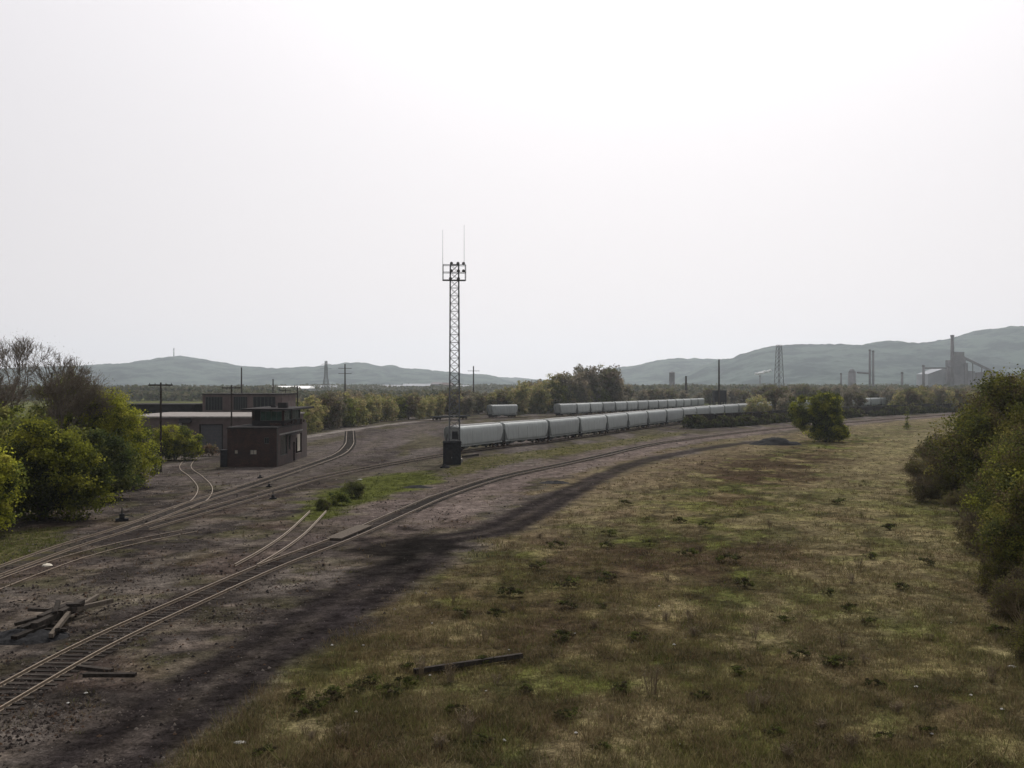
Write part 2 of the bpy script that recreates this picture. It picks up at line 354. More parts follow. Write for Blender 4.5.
# ------------------------------------------------------------------ ground sheet
def make_ground():
    ys = [-2500, -1200, -400, -120, -30, 0, 10, 18]; y = 24.0
    while y < 520: ys.append(y); y += max(.4, .0072*y)
    while y < 8100: ys.append(y); y *= 1.12
    ys.append(8100)
    xs = list(np.arange(-75, 115, .5))
    x = 115.; s = .6
    xr = []
    while x < 8400: xr.append(x); s *= 1.045; x += s
    xr.append(8400)
    x = -75.; s = .6; xl = []
    while x > -8400: x -= s; s *= 1.06; xl.append(max(x, -8400))
    xs = np.array(sorted(set(xl))+xs+xr); ys = np.array(ys)
    X, Y = np.meshgrid(xs, ys); x = X.ravel(); y = Y.ravel()
    z = ground_z(x, y)*np.where((x > -75) & (x < 130) & (y > 20), 1, 0)
    col = ground_col(x, y)
    nx, ny = len(xs), len(ys)
    i = (np.arange(ny-1)[:, None]*nx+np.arange(nx-1)[None, :]).ravel()
    Fc = np.stack([i, i+1, i+1+nx, i+nx], 1)
    m = bpy.data.materials.new('ground'); m.use_nodes = True; t = m.node_tree; n = t.nodes; b = n['Principled BSDF']
    b.inputs['Roughness'].default_value = 1; b.inputs['Specular IOR Level'].default_value = 0
    a = n.new('ShaderNodeAttribute'); a.attribute_name = 'col'; tc = n.new('ShaderNodeTexCoord')
    def noise(sc, det=5, rough=.7):
        q = n.new('ShaderNodeTexNoise'); q.inputs['Scale'].default_value = sc; q.inputs['Detail'].default_value = det; q.inputs['Roughness'].default_value = rough
        t.links.new(tc.outputs['Object'], q.inputs[0]); return q.outputs[0]
    def mr(v, a0, a1, b0, b1):
        q = n.new('ShaderNodeMapRange'); t.links.new(v, q.inputs[0])
        for k, u in zip((1, 2, 3, 4), (a0, a1, b0, b1)): q.inputs[k].default_value = u
        return q.outputs[0]
    f1 = mr(noise(1.6, 7, .8), .34, .66, .28, 1.6); f2 = mr(noise(7, 6, .85), .34, .66, .35, 1.6)
    mu = n.new('ShaderNodeMath'); mu.operation = 'MULTIPLY'; t.links.new(f1, mu.inputs[0]); t.links.new(f2, mu.inputs[1])
    vs = n.new('ShaderNodeVectorMath'); vs.operation = 'SCALE'; t.links.new(a.outputs['Color'], vs.inputs[0]); t.links.new(mu.outputs[0], vs.inputs['Scale'])
    # scattered pale stones
    vo = n.new('ShaderNodeTexVoronoi'); vo.inputs['Scale'].default_value = 1.6; t.links.new(tc.outputs['Object'], vo.inputs[0])
    st = mr(vo.outputs['Distance'], .05, .09, 1, 0)
    m2 = n.new('ShaderNodeMath'); m2.operation = 'MULTIPLY'; t.links.new(st, m2.inputs[0]); t.links.new(mr(noise(.35, 2), .5, .62, 0, .6), m2.inputs[1])
    mx = n.new('ShaderNodeMix'); mx.data_type = 'RGBA'; t.links.new(m2.outputs[0], mx.inputs[0]); t.links.new(vs.outputs[0], mx.inputs[6]); mx.inputs[7].default_value = (.20,.18,.16,1)
    t.links.new(mx.outputs[2], b.inputs['Base Color'])
    bp = n.new('ShaderNodeBump'); bp.inputs['Strength'].default_value = .7; bp.inputs['Distance'].default_value = .15
    t.links.new(noise(4, 8, .75), bp.inputs['Height']); t.links.new(bp.outputs[0], b.inputs['Normal'])
    tag(link('ground', np_mesh('ground', np.stack([x, y, z], 1), Fc, m, col, True)), kind='structure')
make_ground()

# ------------------------------------------------------------------ hills
def hillmat():
    m = bpy.data.materials.new('wooded_hill'); m.use_nodes = True; t = m.node_tree; n = t.nodes; b = n['Principled BSDF']
    b.inputs['Roughness'].default_value = 1; b.inputs['Specular IOR Level'].default_value = 0
    tc = n.new('ShaderNodeTexCoord'); no = n.new('ShaderNodeTexNoise'); no.inputs['Scale'].default_value = .007; no.inputs['Detail'].default_value = 12; no.inputs['Roughness'].default_value = .75
    t.links.new(tc.outputs['Object'], no.inputs[0]); cr = n.new('ShaderNodeValToRGB'); e = cr.color_ramp.elements
    e[0].position = .44; e[0].color = (.004,.014,.014, 1); e[1].position = .56; e[1].color = (.055,.078,.065, 1)
    t.links.new(no.outputs[0], cr.inputs[0]); t.links.new(cr.outputs[0], b.inputs['Base Color'])
    return m
M['hill'] = hillmat()
def ridge(name, pts, D, front, base_z=-6, back=900, lobes=.18, seed=1):
    px = np.array([p[0] for p in pts], float); py = np.array([p[1] for p in pts], float)
    xs = np.arange(px[0], px[-1], 2.5)
    yy = np.interp(xs, px, py)
    k = np.ones(5)/5; yy = np.convolve(np.pad(yy, 2, mode='edge'), k, 'valid')
    zt = H+(HZ-yy)/F*D; X = (xs-512)/F*D
    t = np.concatenate([np.linspace(-1, 0, 46), np.linspace(0, 1, 12)[1:]])
    XX, T = np.meshgrid(X, t); ZT = np.tile(zt, (len(t), 1))
    YY = D+np.where(T < 0, T*front, T*back)
    prof = np.where(T < 0, (0.5-0.5*np.cos(np.pi*(1+T)))**.85, (1-T)**1.2)
    spur = fbm(XX, YY*.6, 420, 3, seed)
    Z = base_z+(ZT-base_z)*prof*(1-lobes*2*np.abs(spur-.5)*np.sin(np.pi*np.clip(1+T, 0, 1))*2)
    Z = Z+(fbm(XX, YY, 60, 4, seed+3)-.5)*24*np.clip(prof*3, 0, 1)
    nx = len(xs); ny = len(t)
    i = (np.arange(ny-1)[:, None]*nx+np.arange(nx-1)[None, :]).ravel()
    tag(link(name, np_mesh(name, np.stack([XX.ravel(), YY.ravel(), Z.ravel()], 1), np.stack([i, i+1, i+1+nx, i+nx], 1), M['hill'], None, True)), kind='structure')
ridge('hills', [(-500,368),(-200,372),(0,369),(85,366.5),(130,364),(155,359.5),(180,356.5),(200,359),(215,361),(235,365),(260,368),(290,369),(310,367),(330,366),(352,362.8),(364,362.8),(382,366),(391,365),(407,369),(425,369.5),(445,372.5),(476,374.4),(488,374.4),(499,378),(512,382),(530,386),(560,390)], 5200, 1500, seed=1)
ridge('hills', [(420,384),(470,378),(500,377),(523,379),(545,380),(570,379),(600,376),(640,378),(700,384),(740,390)], 6700, 1200, seed=2)
ridge('hills', [(560,388),(590,377),(613,368),(625,367),(646,363),(660,360),(680,358.8),(718,359.3),(745,362),(790,370),(840,382),(880,390)], 5200, 1400, seed=3)
ridge('hills', [(650,388),(680,376),(705,365),(726,359),(749,352.5),(775,345.8),(800,345),(835,344.6),(844,345.5),(857,347.3),(871,343.5),(888,342.6),(903,343),(918,344.2),(933,341),(951,337),(980,330.5),(1000,328),(1023,326.6),(1100,324),(1250,330),(1500,340)], 4200, 1500, seed=4)

# ------------------------------------------------------------------ vegetation generators
def quads(P, size, r, up=.35, aspect=.7):
    n = len(P); a = r.normal(size=(n, 3)); a[:, 2] += up*0; a /= np.linalg.norm(a, axis=1)[:, None]
    nrm = r.normal(size=(n, 3)); nrm[:, 2] += up*2; b = np.cross(nrm, a); b /= np.maximum(np.linalg.norm(b, axis=1), 1e-6)[:, None]
    s = size*(.6+.8*r.random(n))[:, None]
    V = np.stack([P-a*s*.5, P+b*s*aspect*.5, P+a*s*.5, P-b*s*aspect*.5], 1).reshape(-1, 3)
    return V, np.arange(4*n).reshape(n, 4)
PAL = dict(
 olive=[(.13,.145,.03),(.09,.10,.028),(.06,.07,.022),(.16,.155,.05)],
 lime=[(.23,.235,.028),(.19,.20,.026),(.08,.095,.02),(.24,.23,.04),(.045,.055,.016)],
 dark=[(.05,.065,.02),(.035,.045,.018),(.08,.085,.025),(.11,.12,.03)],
 brown=[(.10,.08,.055),(.13,.10,.065),(.075,.07,.035),(.11,.11,.05)],
 rusty=[(.11,.07,.045),(.075,.05,.035),(.09,.08,.04),(.14,.11,.07)],
 belt=[(.23,.215,.085),(.17,.165,.065),(.12,.125,.055),(.24,.20,.10)],
 greyb=[(.155,.135,.10),(.125,.115,.075),(.095,.095,.06),(.18,.15,.105)],
 thick=[(.105,.108,.020),(.075,.080,.020),(.045,.050,.018),(.11,.10,.028),(.06,.048,.025)],
 brush=[(.070,.055,.033),(.045,.037,.025),(.075,.070,.026),(.085,.067,.04)], brush2=[(.070,.070,.025),(.045,.040,.024),(.10,.095,.026),(.070,.055,.034)],
 mixed=[(.14,.15,.022),(.08,.09,.02),(.04,.048,.016),(.20,.20,.03),(.05,.058,.018)],
 weed=[(.048,.055,.018),(.035,.038,.016),(.062,.068,.02),(.045,.037,.022)])
def tree_mesh(seed, lobes, nclump, nleaf, leaf, pal, trunk_r=.2, clump=.9, stems=1, base=(0,0), mats=('bark', 'leaf'), twigs=True, fill=.45):
    """lobes: (x,y,z,rx,ry,rz). returns trunk mesh, crown mesh"""
    r = np.random.default_rng(seed); vol = np.array([l[3]*l[4]*l[5] for l in lobes])**.8; vol /= vol.sum()
    cen = []; li = []
    for l, v in zip(lobes, vol):
        k = max(4, int(nclump*v)); u = r.normal(size=(k, 3)); u /= np.linalg.norm(u, axis=1)[:, None]
        rr = fill+(1.04-fill)*r.random(k)**.6
        bumpy = 1+.16*np.sin(u[:, 0]*5+seed)*np.cos(u[:, 2]*4+seed*2)
        p = u*rr[:, None]*bumpy[:, None]*np.array(l[3:])+np.array(l[:3])
        cen.append(p); li += [l]*k
    cen = np.vstack(cen); keep = cen[:, 2] > .25; cen = cen[keep]; li = [a for a, b in zip(li, keep) if b]
    per = np.maximum(3, (nleaf/len(cen)*(.4+1.2*r.random(len(cen)))).astype(int))
    idx = np.repeat(np.arange(len(cen)), per)
    cs = clump*(.6+.8*r.random(len(cen)))
    P = cen[idx]+r.normal(size=(len(idx), 3))*(cs[idx][:, None]*np.array([.5, .5, .36]))
    P[:, 2] = np.maximum(P[:, 2], .05)
    V, Fq = quads(P, leaf, r)
    pc = np.array(PAL[pal]); ci = pc[r.integers(0, len(pc), len(cen))]*(.8+.4*r.random(len(cen)))[:, None]
    lc = ci[idx]*(.7+.6*r.random(len(idx)))[:, None]
    cm = np_mesh('crown', V, Fq, M[mats[1]], np.repeat(lc, 4, 0))
    mb = MB(); top = max(l[2]+l[5]*.3 for l in lobes)
    for s in range(stems):
        a = 2*math.pi*s/max(1, stems)+seed; o = .25*trunk_r*stems if stems > 1 else 0
        b0 = Vector((base[0]+math.cos(a)*o, base[1]+math.sin(a)*o, -.1))
        for l in (lobes if stems == 1 else [lobes[(s) % len(lobes)]]):
            e = Vector((l[0], l[1], l[2])); m1 = b0.lerp(e, .45)+Vector((0, 0, .12*top)) 
            m1 = Vector((b0.x*.6+m1.x*.4, b0.y*.6+m1.y*.4, m1.z*.8))
            R0 = trunk_r/(1 if stems == 1 else 1.3)
            mb.tube(b0, m1, R0, R0*.7, 6, False); mb.tube(m1, e, R0*.7, R0*.35, 5, False)
            mb.tube(e, e+Vector((0, 0, l[5]*.6)), R0*.35, .02, 4, False)
    if twigs:
        for k in r.choice(len(cen), min(len(cen), 70), replace=False):
            l = li[k]; e = Vector((l[0], l[1], l[2]+(r.random()-.6)*l[5]*.8)); q = Vector(cen[k])
            mb.tube(e, q, trunk_r*.2, .015, 3, False)
    tm = mb.mesh('trunk', M[mats[0]])
    return tm, cm
def bare_mesh(seed, h, spread=.55, depth=6, r0=.22, kids=3, mname='twig', stems=1, minr=.012, first=.28, buds=0, pal='brown', budsize=.12):
    r = np.random.default_rng(seed); mb = MB(); tips = []
    def grow(p, d, ln, rad, dep):
        q = p+d*ln
        mid = p.lerp(q, .5)+Vector(r.normal(size=3))*ln*.06
        mb.tube(p, mid, rad, rad*.85, 5 if dep > 3 else 3, False); mb.tube(mid, q, rad*.85, rad*.7, 5 if dep > 3 else 3, False)
        if dep == 0: tips.append(q); return
        if dep < 3: tips.append(q)
        for k in range(kids if dep > 1 else kids+1):
            v = Vector(r.normal(size=3)); v = (v-d*v.dot(d)).normalized()
            nd = (d+v*spread*(.6+.7*r.random())+Vector((0, 0, .16))).normalized()
            grow(q if r.random() < .6 else p.lerp(q, .7), nd, ln*(.66+.2*r.random()), max(minr, rad*.62), dep-1)
    for s in range(stems):
        a = 2*math.pi*s/stems+seed
        d = Vector((math.cos(a)*.35*(stems > 1), math.sin(a)*.35*(stems > 1), 1)).normalized()
        grow(Vector((math.cos(a)*.3*(stems > 1), math.sin(a)*.3*(stems > 1), -.1)), d, h*first, r0, depth)
    zm = max(v[2] for v in mb.v); k = h/zm; mb.v = [(a*k, b*k, c*k) for a, b, c in mb.v]
    tm = mb.mesh('trunk', M[mname]); cm = None
    if buds:
        T = np.array([list(t) for t in tips])*k; idx = r.integers(0, len(T), buds)
        P = T[idx]+r.normal(size=(buds, 3))*h*.025; V, Fq = quads(P, budsize, r)
        pc = np.array(PAL[pal]); cc = pc[r.integers(0, len(pc), buds)]
        cm = np_mesh('crown', V, Fq, M['leaf'], np.repeat(cc, 4, 0))
    return tm, cm
def plant(name, meshes, loc, rz=0, s=1, label='', cat='tree', group=None, sz=None):
    e = empty(name, (loc[0], loc[1], loc[2] if len(loc) > 2 else 0), rz, label, cat, group); e.scale = (s, s, sz or s)
    KIDS[e.name] = []
    link('trunk', meshes[0], e)
    if meshes[1]: link('crown' if cat == 'tree' else 'foliage', meshes[1], e)
    return e

# round two-lobed tree in the field
p = G(826, 442)
t = tree_mesh(11, [(-1.2,.2,1.9,2.6,2.6,1.9),(0,0,6.2,3.2,3.2,4.4),(.8,0,3.0,3.3,3.4,2.9),(-1.0,.3,8.2,2.2,2.2,2.5),(1.2,0,8.4,1.6,1.6,2.2),(-5.6,.4,6.6,1.7,1.8,3.4),(-5.0,0,4.4,1.5,1.6,1.9),(2.6,0,1.7,2.2,2.4,1.7),(-3.2,0,5.4,1.2,1.4,1.6)], 640, 74000, .24, 'mixed', .3, .72, stems=3, fill=.3)
plant('round_tree', t, p, 0, 1, 'dense two-lobed green tree standing alone in the field beside dark rubble heap', 'tree')
# left group
leftt = [
 (tree_mesh(21, [(0,0,4.5,4.0,4.0,4.2),(-3,1,3.4,3.2,3,3.2),(3.4,-.5,3.0,2.8,3,2.8),(0,-1.5,6.6,2.4,2.4,2.0)], 420, 46000, .23, 'mixed', .25, .85, stems=3), G(44,524)+[-1.5,3], 'large yellow-green shrub overhanging the grass at the left edge, nearest the tracks', 1.0),
 (tree_mesh(22, [(0,0,6.5,4.2,4.2,5.0),(3.4,0,5.4,3.2,3.4,4.2),(-3.6,0,5.0,3.2,3.4,4.4),(1.2,0,9.6,2.8,2.8,2.5),(5.2,-1,3.2,2.6,2.6,2.8)], 520, 60000, .23, 'lime', .28, .9, stems=3), G(96,490)+[-1.2,4], 'tall bright yellow-green bushy tree left of the nearest utility pole', .92),
 (tree_mesh(23, [(0,0,3.0,2.6,2.6,2.8),(2.4,0,2.2,2.0,2.2,2.0),(-1.8,0,2.6,1.8,2,2.2)], 200, 20000, .23, 'lime', .15, .7, stems=3), G(166,463)+[-.6,6], 'small lime bush between the nearest utility pole and the garage wall', 1.0),
 (tree_mesh(24, [(0,0,3.4,3.0,2.8,3.4),(-2.2,0,2.4,2.4,2.4,2.6),(1,0,5.2,1.8,1.8,1.8)], 240, 26000, .23, 'lime', .2, .8, stems=3), G(-32,540)+[0,2], 'lime-coloured bush cut off by the left edge, in front of the bare trees', .95),
 (tree_mesh(25, [(0,0,4,3.6,3.4,3.8),(3,0,3.2,2.6,2.8,3.2),(-3,0,3.2,2.6,2.8,3.2)], 300, 28000, .25, 'dark', .25, .9, stems=3), G(88,501)+[-1,2], 'low shrub coloured dark to stand for the shade between the two bright bushes', 1.0),  # real underbrush, but its dark leaf palette paints in the shade under the crowns
 (tree_mesh(26, [(0,0,7,3.4,3.4,5.2),(-2,0,5,3,3,4),(2,0,9,2.2,2.2,3)], 360, 32000, .24, 'olive', .3, .9, stems=2), G(75,488)+[-5,8], 'olive tree half hidden behind the tall bright bush', 1.05),
 (tree_mesh(27, [(0,0,4,3.6,3.4,3.8),(3,0,3.2,2.6,2.8,3.2),(-3,0,3.2,2.6,2.8,3.2)], 300, 28000, .25, 'olive', .25, .9, stems=3), G(15,505)+[-3,4], 'mid-green shrub under the bare trees at the left edge', 1.25)]
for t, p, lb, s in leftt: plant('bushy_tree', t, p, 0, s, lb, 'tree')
bares = [(31, 17.8, (12,), 116, 'tallest leafless tree at the far left, its grey twigs above all the bushes'),
         (32, 16.0, (52,), 118, 'leafless tree with a fan of fine twigs, second of the bare ones from the left'),
         (33, 12.2, (66,), 122, 'lower leafless tree just left of the bright yellow-green tree'),
         (34, 14.6, (-22,), 112, 'leafless tree cut by the left edge of the view')]
for sdn, h, (px,), Y, lb in bares:
    plant('bare_tree', bare_mesh(sdn, h, .50, 7, .24, 3, stems=1, first=.2, minr=.016, buds=5000, pal='brown', budsize=.10), ((px-512)/F*Y, Y), sdn, 1, lb, 'tree')
# right thicket
rt = [tree_mesh(41, [(0,0,4.6,3.4,3.4,4.2),(2.4,0,3.6,2.6,3,3.3),(-2.4,0,3.2,2.4,2.6,3.0),(0,0,7.4,2.0,2.0,2.4)], 420, 42000, .19, 'thick', .2, .85, stems=3),
      tree_mesh(42, [(0,0,4.0,3.0,3.0,3.8),(1.6,1,6.6,1.9,2,2.8),(-1.8,-1,5.8,1.7,1.9,2.6)], 380, 36000, .19, 'thick', .2, .8, stems=3)]
bt = [tree_mesh(43, [(0,0,1.6,2.3,2.2,1.6),(1,.4,2.9,1.5,1.5,1.6),(-1.3,0,2.2,1.4,1.4,1.5),(0,-.8,.8,2.2,1.8,.9)], 240, 12000, .13, 'brush', .05, .55, stems=5),
      tree_mesh(44, [(0,0,1.4,2.4,2.2,1.4),(-.8,.4,3.0,1.2,1.2,1.6),(1.5,0,1.8,1.5,1.4,1.6),(.4,-.8,.7,2.3,1.8,.8)], 240, 11000, .13, 'brush2', .05, .55, stems=5),
      bare_mesh(45, 5.2, .5, 5, .05, 3, mname='weedstem', stems=7, first=.24, minr=.010, buds=6000, pal='brush2', budsize=.13)]
RG = 'shrubs of the thicket along the right edge of the field'
gr = [(28.6,53,4.2,1,'lowest green bush of the right thicket, at the lower right edge'),(32.5,61,6.6,0,'green bush filling the right edge above the lowest one'),(35.2,69,7.6,1,'green bush along the right edge, third from the bottom'),(40,80,8.2,0,'green bush along the right edge, fourth from the bottom'),(31.0,56,4.6,0,'low olive bush in front of the near thicket tree at the right edge'),(33.8,64,5.6,1,'green bush just beyond the low olive one at the right edge'),(37.2,75,6.4,0,'rounded green thicket bush midway along the right edge'),(42.5,86,7.2,1,'green thicket bush standing before the upright tree on the right'),(48.5,100,7.6,0,'green bush on the inner side of the upper right thicket'),(30.5,60,6.2,0,'olive-green thicket tree nearest the camera, cut by the right edge'),(37.5,68,7.4,1,'second green thicket tree along the right edge'),(41,78,8.4,0,'broad green thicket tree behind the near brown brush at the right edge'),
      (43.5,90,10.2,1,'upright green thicket tree midway up the right edge'),(49.5,103,12.0,0,'tall yellow-green thicket tree near the top of the right edge'),(55.5,113,13.4,1,'tallest olive tree of the right thicket, reaching the skyline at the edge'),
      (63.5,132,11.6,0,'green tree behind the tallest one of the right thicket'),(70,150,9.2,1,'far green tree at the back end of the right thicket'),(33.2,51,6.0,1,'low dark-green bush in the bottom right corner'),
      (53.5,88,11.5,0,'green tree behind the right thicket'),(60,100,12.4,1,'green tree rising over the right thicket at the view edge'),(77,168,8.0,0,'small green tree where the right thicket meets the straw-coloured field')]
for x, y, h, k, lb in gr: plant('thicket_tree', rt[k], (x, y), x*1.7, h/9.0, lb, 'tree')
i = 0
for (px, py, dx, dy, h) in [(1024,662,.5,0,2.6),(1014,640,.7,0,3.0),(1004,618,.8,0,3.0),(992,598,.8,1,3.2),(984,582,1.2,1,2.8),(968,556,1.5,2,3.2),(980,540,2.2,2,3.8),(956,528,1.8,2,3.4),(970,512,2.4,3,4),(944,506,1.6,3,3.8),(955,492,2.4,3,4.2),(932,490,1.6,3,3.9),(944,478,2.2,4,4.2),(928,474,2.0,5,3.9),(938,464,2.2,6,4.2),(955,470,3.2,6,5),(968,490,4,5,5.2),(936,455,2.0,6,4.0),(922,478,1.2,4,3.6),(918,492,1.0,3,3.2),(926,505,.9,3,3.2),(962,448,4,8,5.2),(1018,625,2.5,2,3.2),(1006,575,3,2,4.0),(975,440,3,8,5.6)]:
    p = G(px, py)+[dx, dy]; i += 1
    plant('brush', bt[i % 3], p, i*1.3, h/5.2, 'brown half-leafless brush in the thicket along the right side of the field', 'shrub', RG)
# lone small plants in the field
sm = tree_mesh(51, [(0,0,1.7,2.4,2,1.6),(.8,0,2.4,1.4,1.4,1.1)], 80, 4000, .28, 'olive', .08, .6, stems=3)
plant('small_bush', sm, G(965,428), 0, 1.1, 'small round bush alone on the pale ground near the top of the right thicket', 'shrub')
plant('small_bush', tree_mesh(52, [(0,0,.8,.9,.9,.8),(0,0,3.0,.5,.5,2.2)], 40, 900, .25, 'olive', .05, .4, stems=2), G(907,429.5), 0, 1, 'thin sapling with a leafy foot on the pale ground beyond the round tree', 'shrub')
plant('small_bush', tree_mesh(53, [(0,0,.9,1.6,1.2,.9)], 40, 1500, .25, 'rusty', .05, .5, stems=2), G(209,456), 0, 1, 'russet tuft beside the gravel in front of the garage door', 'shrub')
# shrubs of the green strip
for k, (px, py, s, lb) in enumerate([(338,505,.6,'dark shrub at the left tip of the bright green grass patch'),(352,498,.75,'grey-green shrub on the bright green grass patch'),(322,510,.45,'low shrub by the end of the broken spur rails')]):
    plant('small_bush', tree_mesh(55+k, [(0,0,1.0,1.8,1.6,1.1),(1,0,1.3,1.1,1,.9)], 60, 3200, .2, 'weed' if k else 'dark', .05, .5, stems=3), G(px, py), k, s, lb, 'shrub')

# belt of trees behind the yard
belt = []
for k in range(6):
    r = np.random.default_rng(60+k); lb_ = [(0,0,5.6,3.4,3.4,3.6),(-2,0,1.9,2.2,2,1.9),(1.8,.4,1.7,2.4,2,1.8)]+[(float(r.normal()*2.0), float(r.normal()*1.6), float(3+5.5*r.random()), 2.0+float(r.random()), 2.0, 1.8+float(r.random())) for _ in range(5)]
    belt.append(tree_mesh(60+k, lb_, 190, 7000, .42, ['belt','belt','greyb','olive','brown','greyb'][k], .2, .85, stems=2 if k % 2 else 1))
BG = 'trees of the belt behind the yard'
def bt_tree(px, py, top, k, label='leafy olive tree of the continuous belt behind the railway yard', group=BG, wid=1.0, name='belt_tree'):
    p = G(px, py); h = H-(top-HZ)/F*p[1]; s = h/10.2
    e = plant(name, belt[k], p, px*.7, s*wid, label, 'tree', group, sz=s); return e
base = [(290,437),(310,432),(386,422),(433,418.5),(480,415.5),(540,414),(625,412)]
bx = [b[0] for b in base]; by = [b[1] for b in base]
topx = [290,310,340,370,400,430,450,480,500,520,530,545]; topy = [398,394,393,390,391,393,390,392,388,382,381,376]
rr = np.random.default_rng(5)
px = 292
while px < 548:
    py = np.interp(px, bx, by); tp = np.interp(px, topx, topy)+rr.normal()*1.6
    bt_tree(px, py-1.5*rr.random(), tp+3, int(rr.choice([0,1,2,3,4,0,1])), wid=1.05)
    bt_tree(px+3, py-2.5-2*rr.random(), tp, int(rr.choice([0,1,2,4,5])), wid=1.0)
    px += 8.5+4*rr.random()
for k, (px, py, tp, kk, wd) in enumerate([(548,412.5,374,0,1.0),(557,412.5,378,3,.9),(566,412,372,2,1.0),(577,411.5,371,5,.9),(590,411,364.5,2,.95),(604,410.5,365.5,4,.95),(613,410.5,369,5,.8),(570,412,386,1,.8),(586,411.5,384,0,.8),(600,411,383,3,.7),(535,413.5,381,1,.9),(622,410,384,2,.9)]):
    bt_tree(px, py, tp, kk, 'tall grey-green tree in the highest clump of the belt, behind the short freight cars', 'tall trees of the highest clump behind the freight cars', wd, 'tall_tree')
# low brownish scrub and trees right of the clump, behind the far string
px = 628
while px < 1010:
    Y = 560+80*rr.random(); py = HZ+F*H/Y; tp = np.interp(px, [628,660,700,740,800,860,900,1000], [388,388,391,388,384,386,388,386])+rr.normal()*1.5
    bt_tree(px, py, tp, int(rr.choice([2,4,5,5,4])), 'brownish tree in the hazy row between the freight cars and the steelworks', 'brownish trees in the hazy row before the steelworks', 1.15)
    px += 9+5*rr.random()
for px, py, tp, kk, lb, wd in [        (776,416,386,4,'brown leafless-looking tree just left of the round two-lobed tree',1.0),(787,417,392,5,'low brown tree touching the left of the round tree',1.0),
        (846,414,389,2,'reddish-brown tree just right of the round tree, behind the dark gondolas',.8),(860,413,392,4,'small tree in front of the grey cars right of the round tree',.9)]:
    bt_tree(px, py, tp, kk, lb, None, wd, 'scrub_tree')
for k, px in enumerate(np.arange(898, 990, 9.5)):
    bt_tree(px, 413.2-k*.35, np.interp(px, [895,905,930,960,990], [392,387,385.5,389,393])+rr.normal(), [0,4,1,0,2][k % 5], 'tree of the dense grove in front of the steelworks, behind the dark gondolas', 'grove of trees in front of the steelworks', .95, 'grove_tree')
    if k % 2: bt_tree(px+2, 411.5-k*.3, 386, [3,5][k//2 % 2], 'tree of the dense grove in front of the steelworks, behind the dark gondolas', 'grove of trees in front of the steelworks', .95, 'grove_tree')
yb = tree_mesh(75, [(0,0,4.2,4.6,3,4.0),(-2.6,0,3,2.6,2.4,3),(2.8,0,3,2.6,2.4,3)], 200, 9000, .36, 'belt', .2, .8, stems=3)
plant('scrub_tree', yb, G(758,416.5), 0, 1.0, 'rounded yellow-green bush against the curved freight train, left of the round tree', 'tree')
# scrub in front of the gondolas
lowb = tree_mesh(70, [(0,0,1.2,2.4,1.6,1.4),(1.8,0,.9,1.6,1.3,1.0)], 60, 1800, .38, 'weed', .05, .6, stems=3)
for k, px in enumerate(list(np.arange(700, 792, 7.5))+list(np.arange(842, 978, 10))):
    py = np.interp(px, [p[0] for p in H_px], [p[1] for p in H_px])+.8
    plant('low_shrub', lowb, G(px+rr.normal()*2, py), px, (.7+.7*rr.random()), 'low dark scrub growing against the string of dark gondolas', 'shrub', 'low scrub along the dark gondolas')
# far woods: one mass
def far_woods():
    r = np.random.default_rng(90); P = []
    for (x0, x1, Y, hgt, n, th) in [(60,300,1000,11,9000,60),(-300,620,1500,12,16000,120),(-100,480,780,8,7000,60),(560,1150,1050,12,16000,150),(300,900,1900,14,14000,300),(780,1150,760,9,7000,80),(-700,60,900,12,6000,100),(1100,1500,900,12,5000,100)]:
        k = n; px = x0+(x1-x0)*r.random(k); yy = Y+th*(r.random(k)-.5); x = (px-512)/F*yy
        hh = hgt*(.55+.6*fbm(x, yy, 26, 2, 7)); z = hh*r.random(k)**.6
        P.append(np.stack([x, yy, z], 1))
    P = np.vstack(P); V, Fq = quads(P, 3.4, r, aspect=.9)
    pc = np.array([(.06,.062,.035),(.075,.07,.045),(.05,.056,.03),(.085,.08,.05)]); cc = pc[r.integers(0, 4, len(P))]
    tag(link('far_woods', np_mesh('far_woods', V, Fq, M['leaf'], np.repeat(cc, 4, 0))), 'hazy far-off woods on the plain below the hills', 'woods', None, 'stuff')
far_woods()

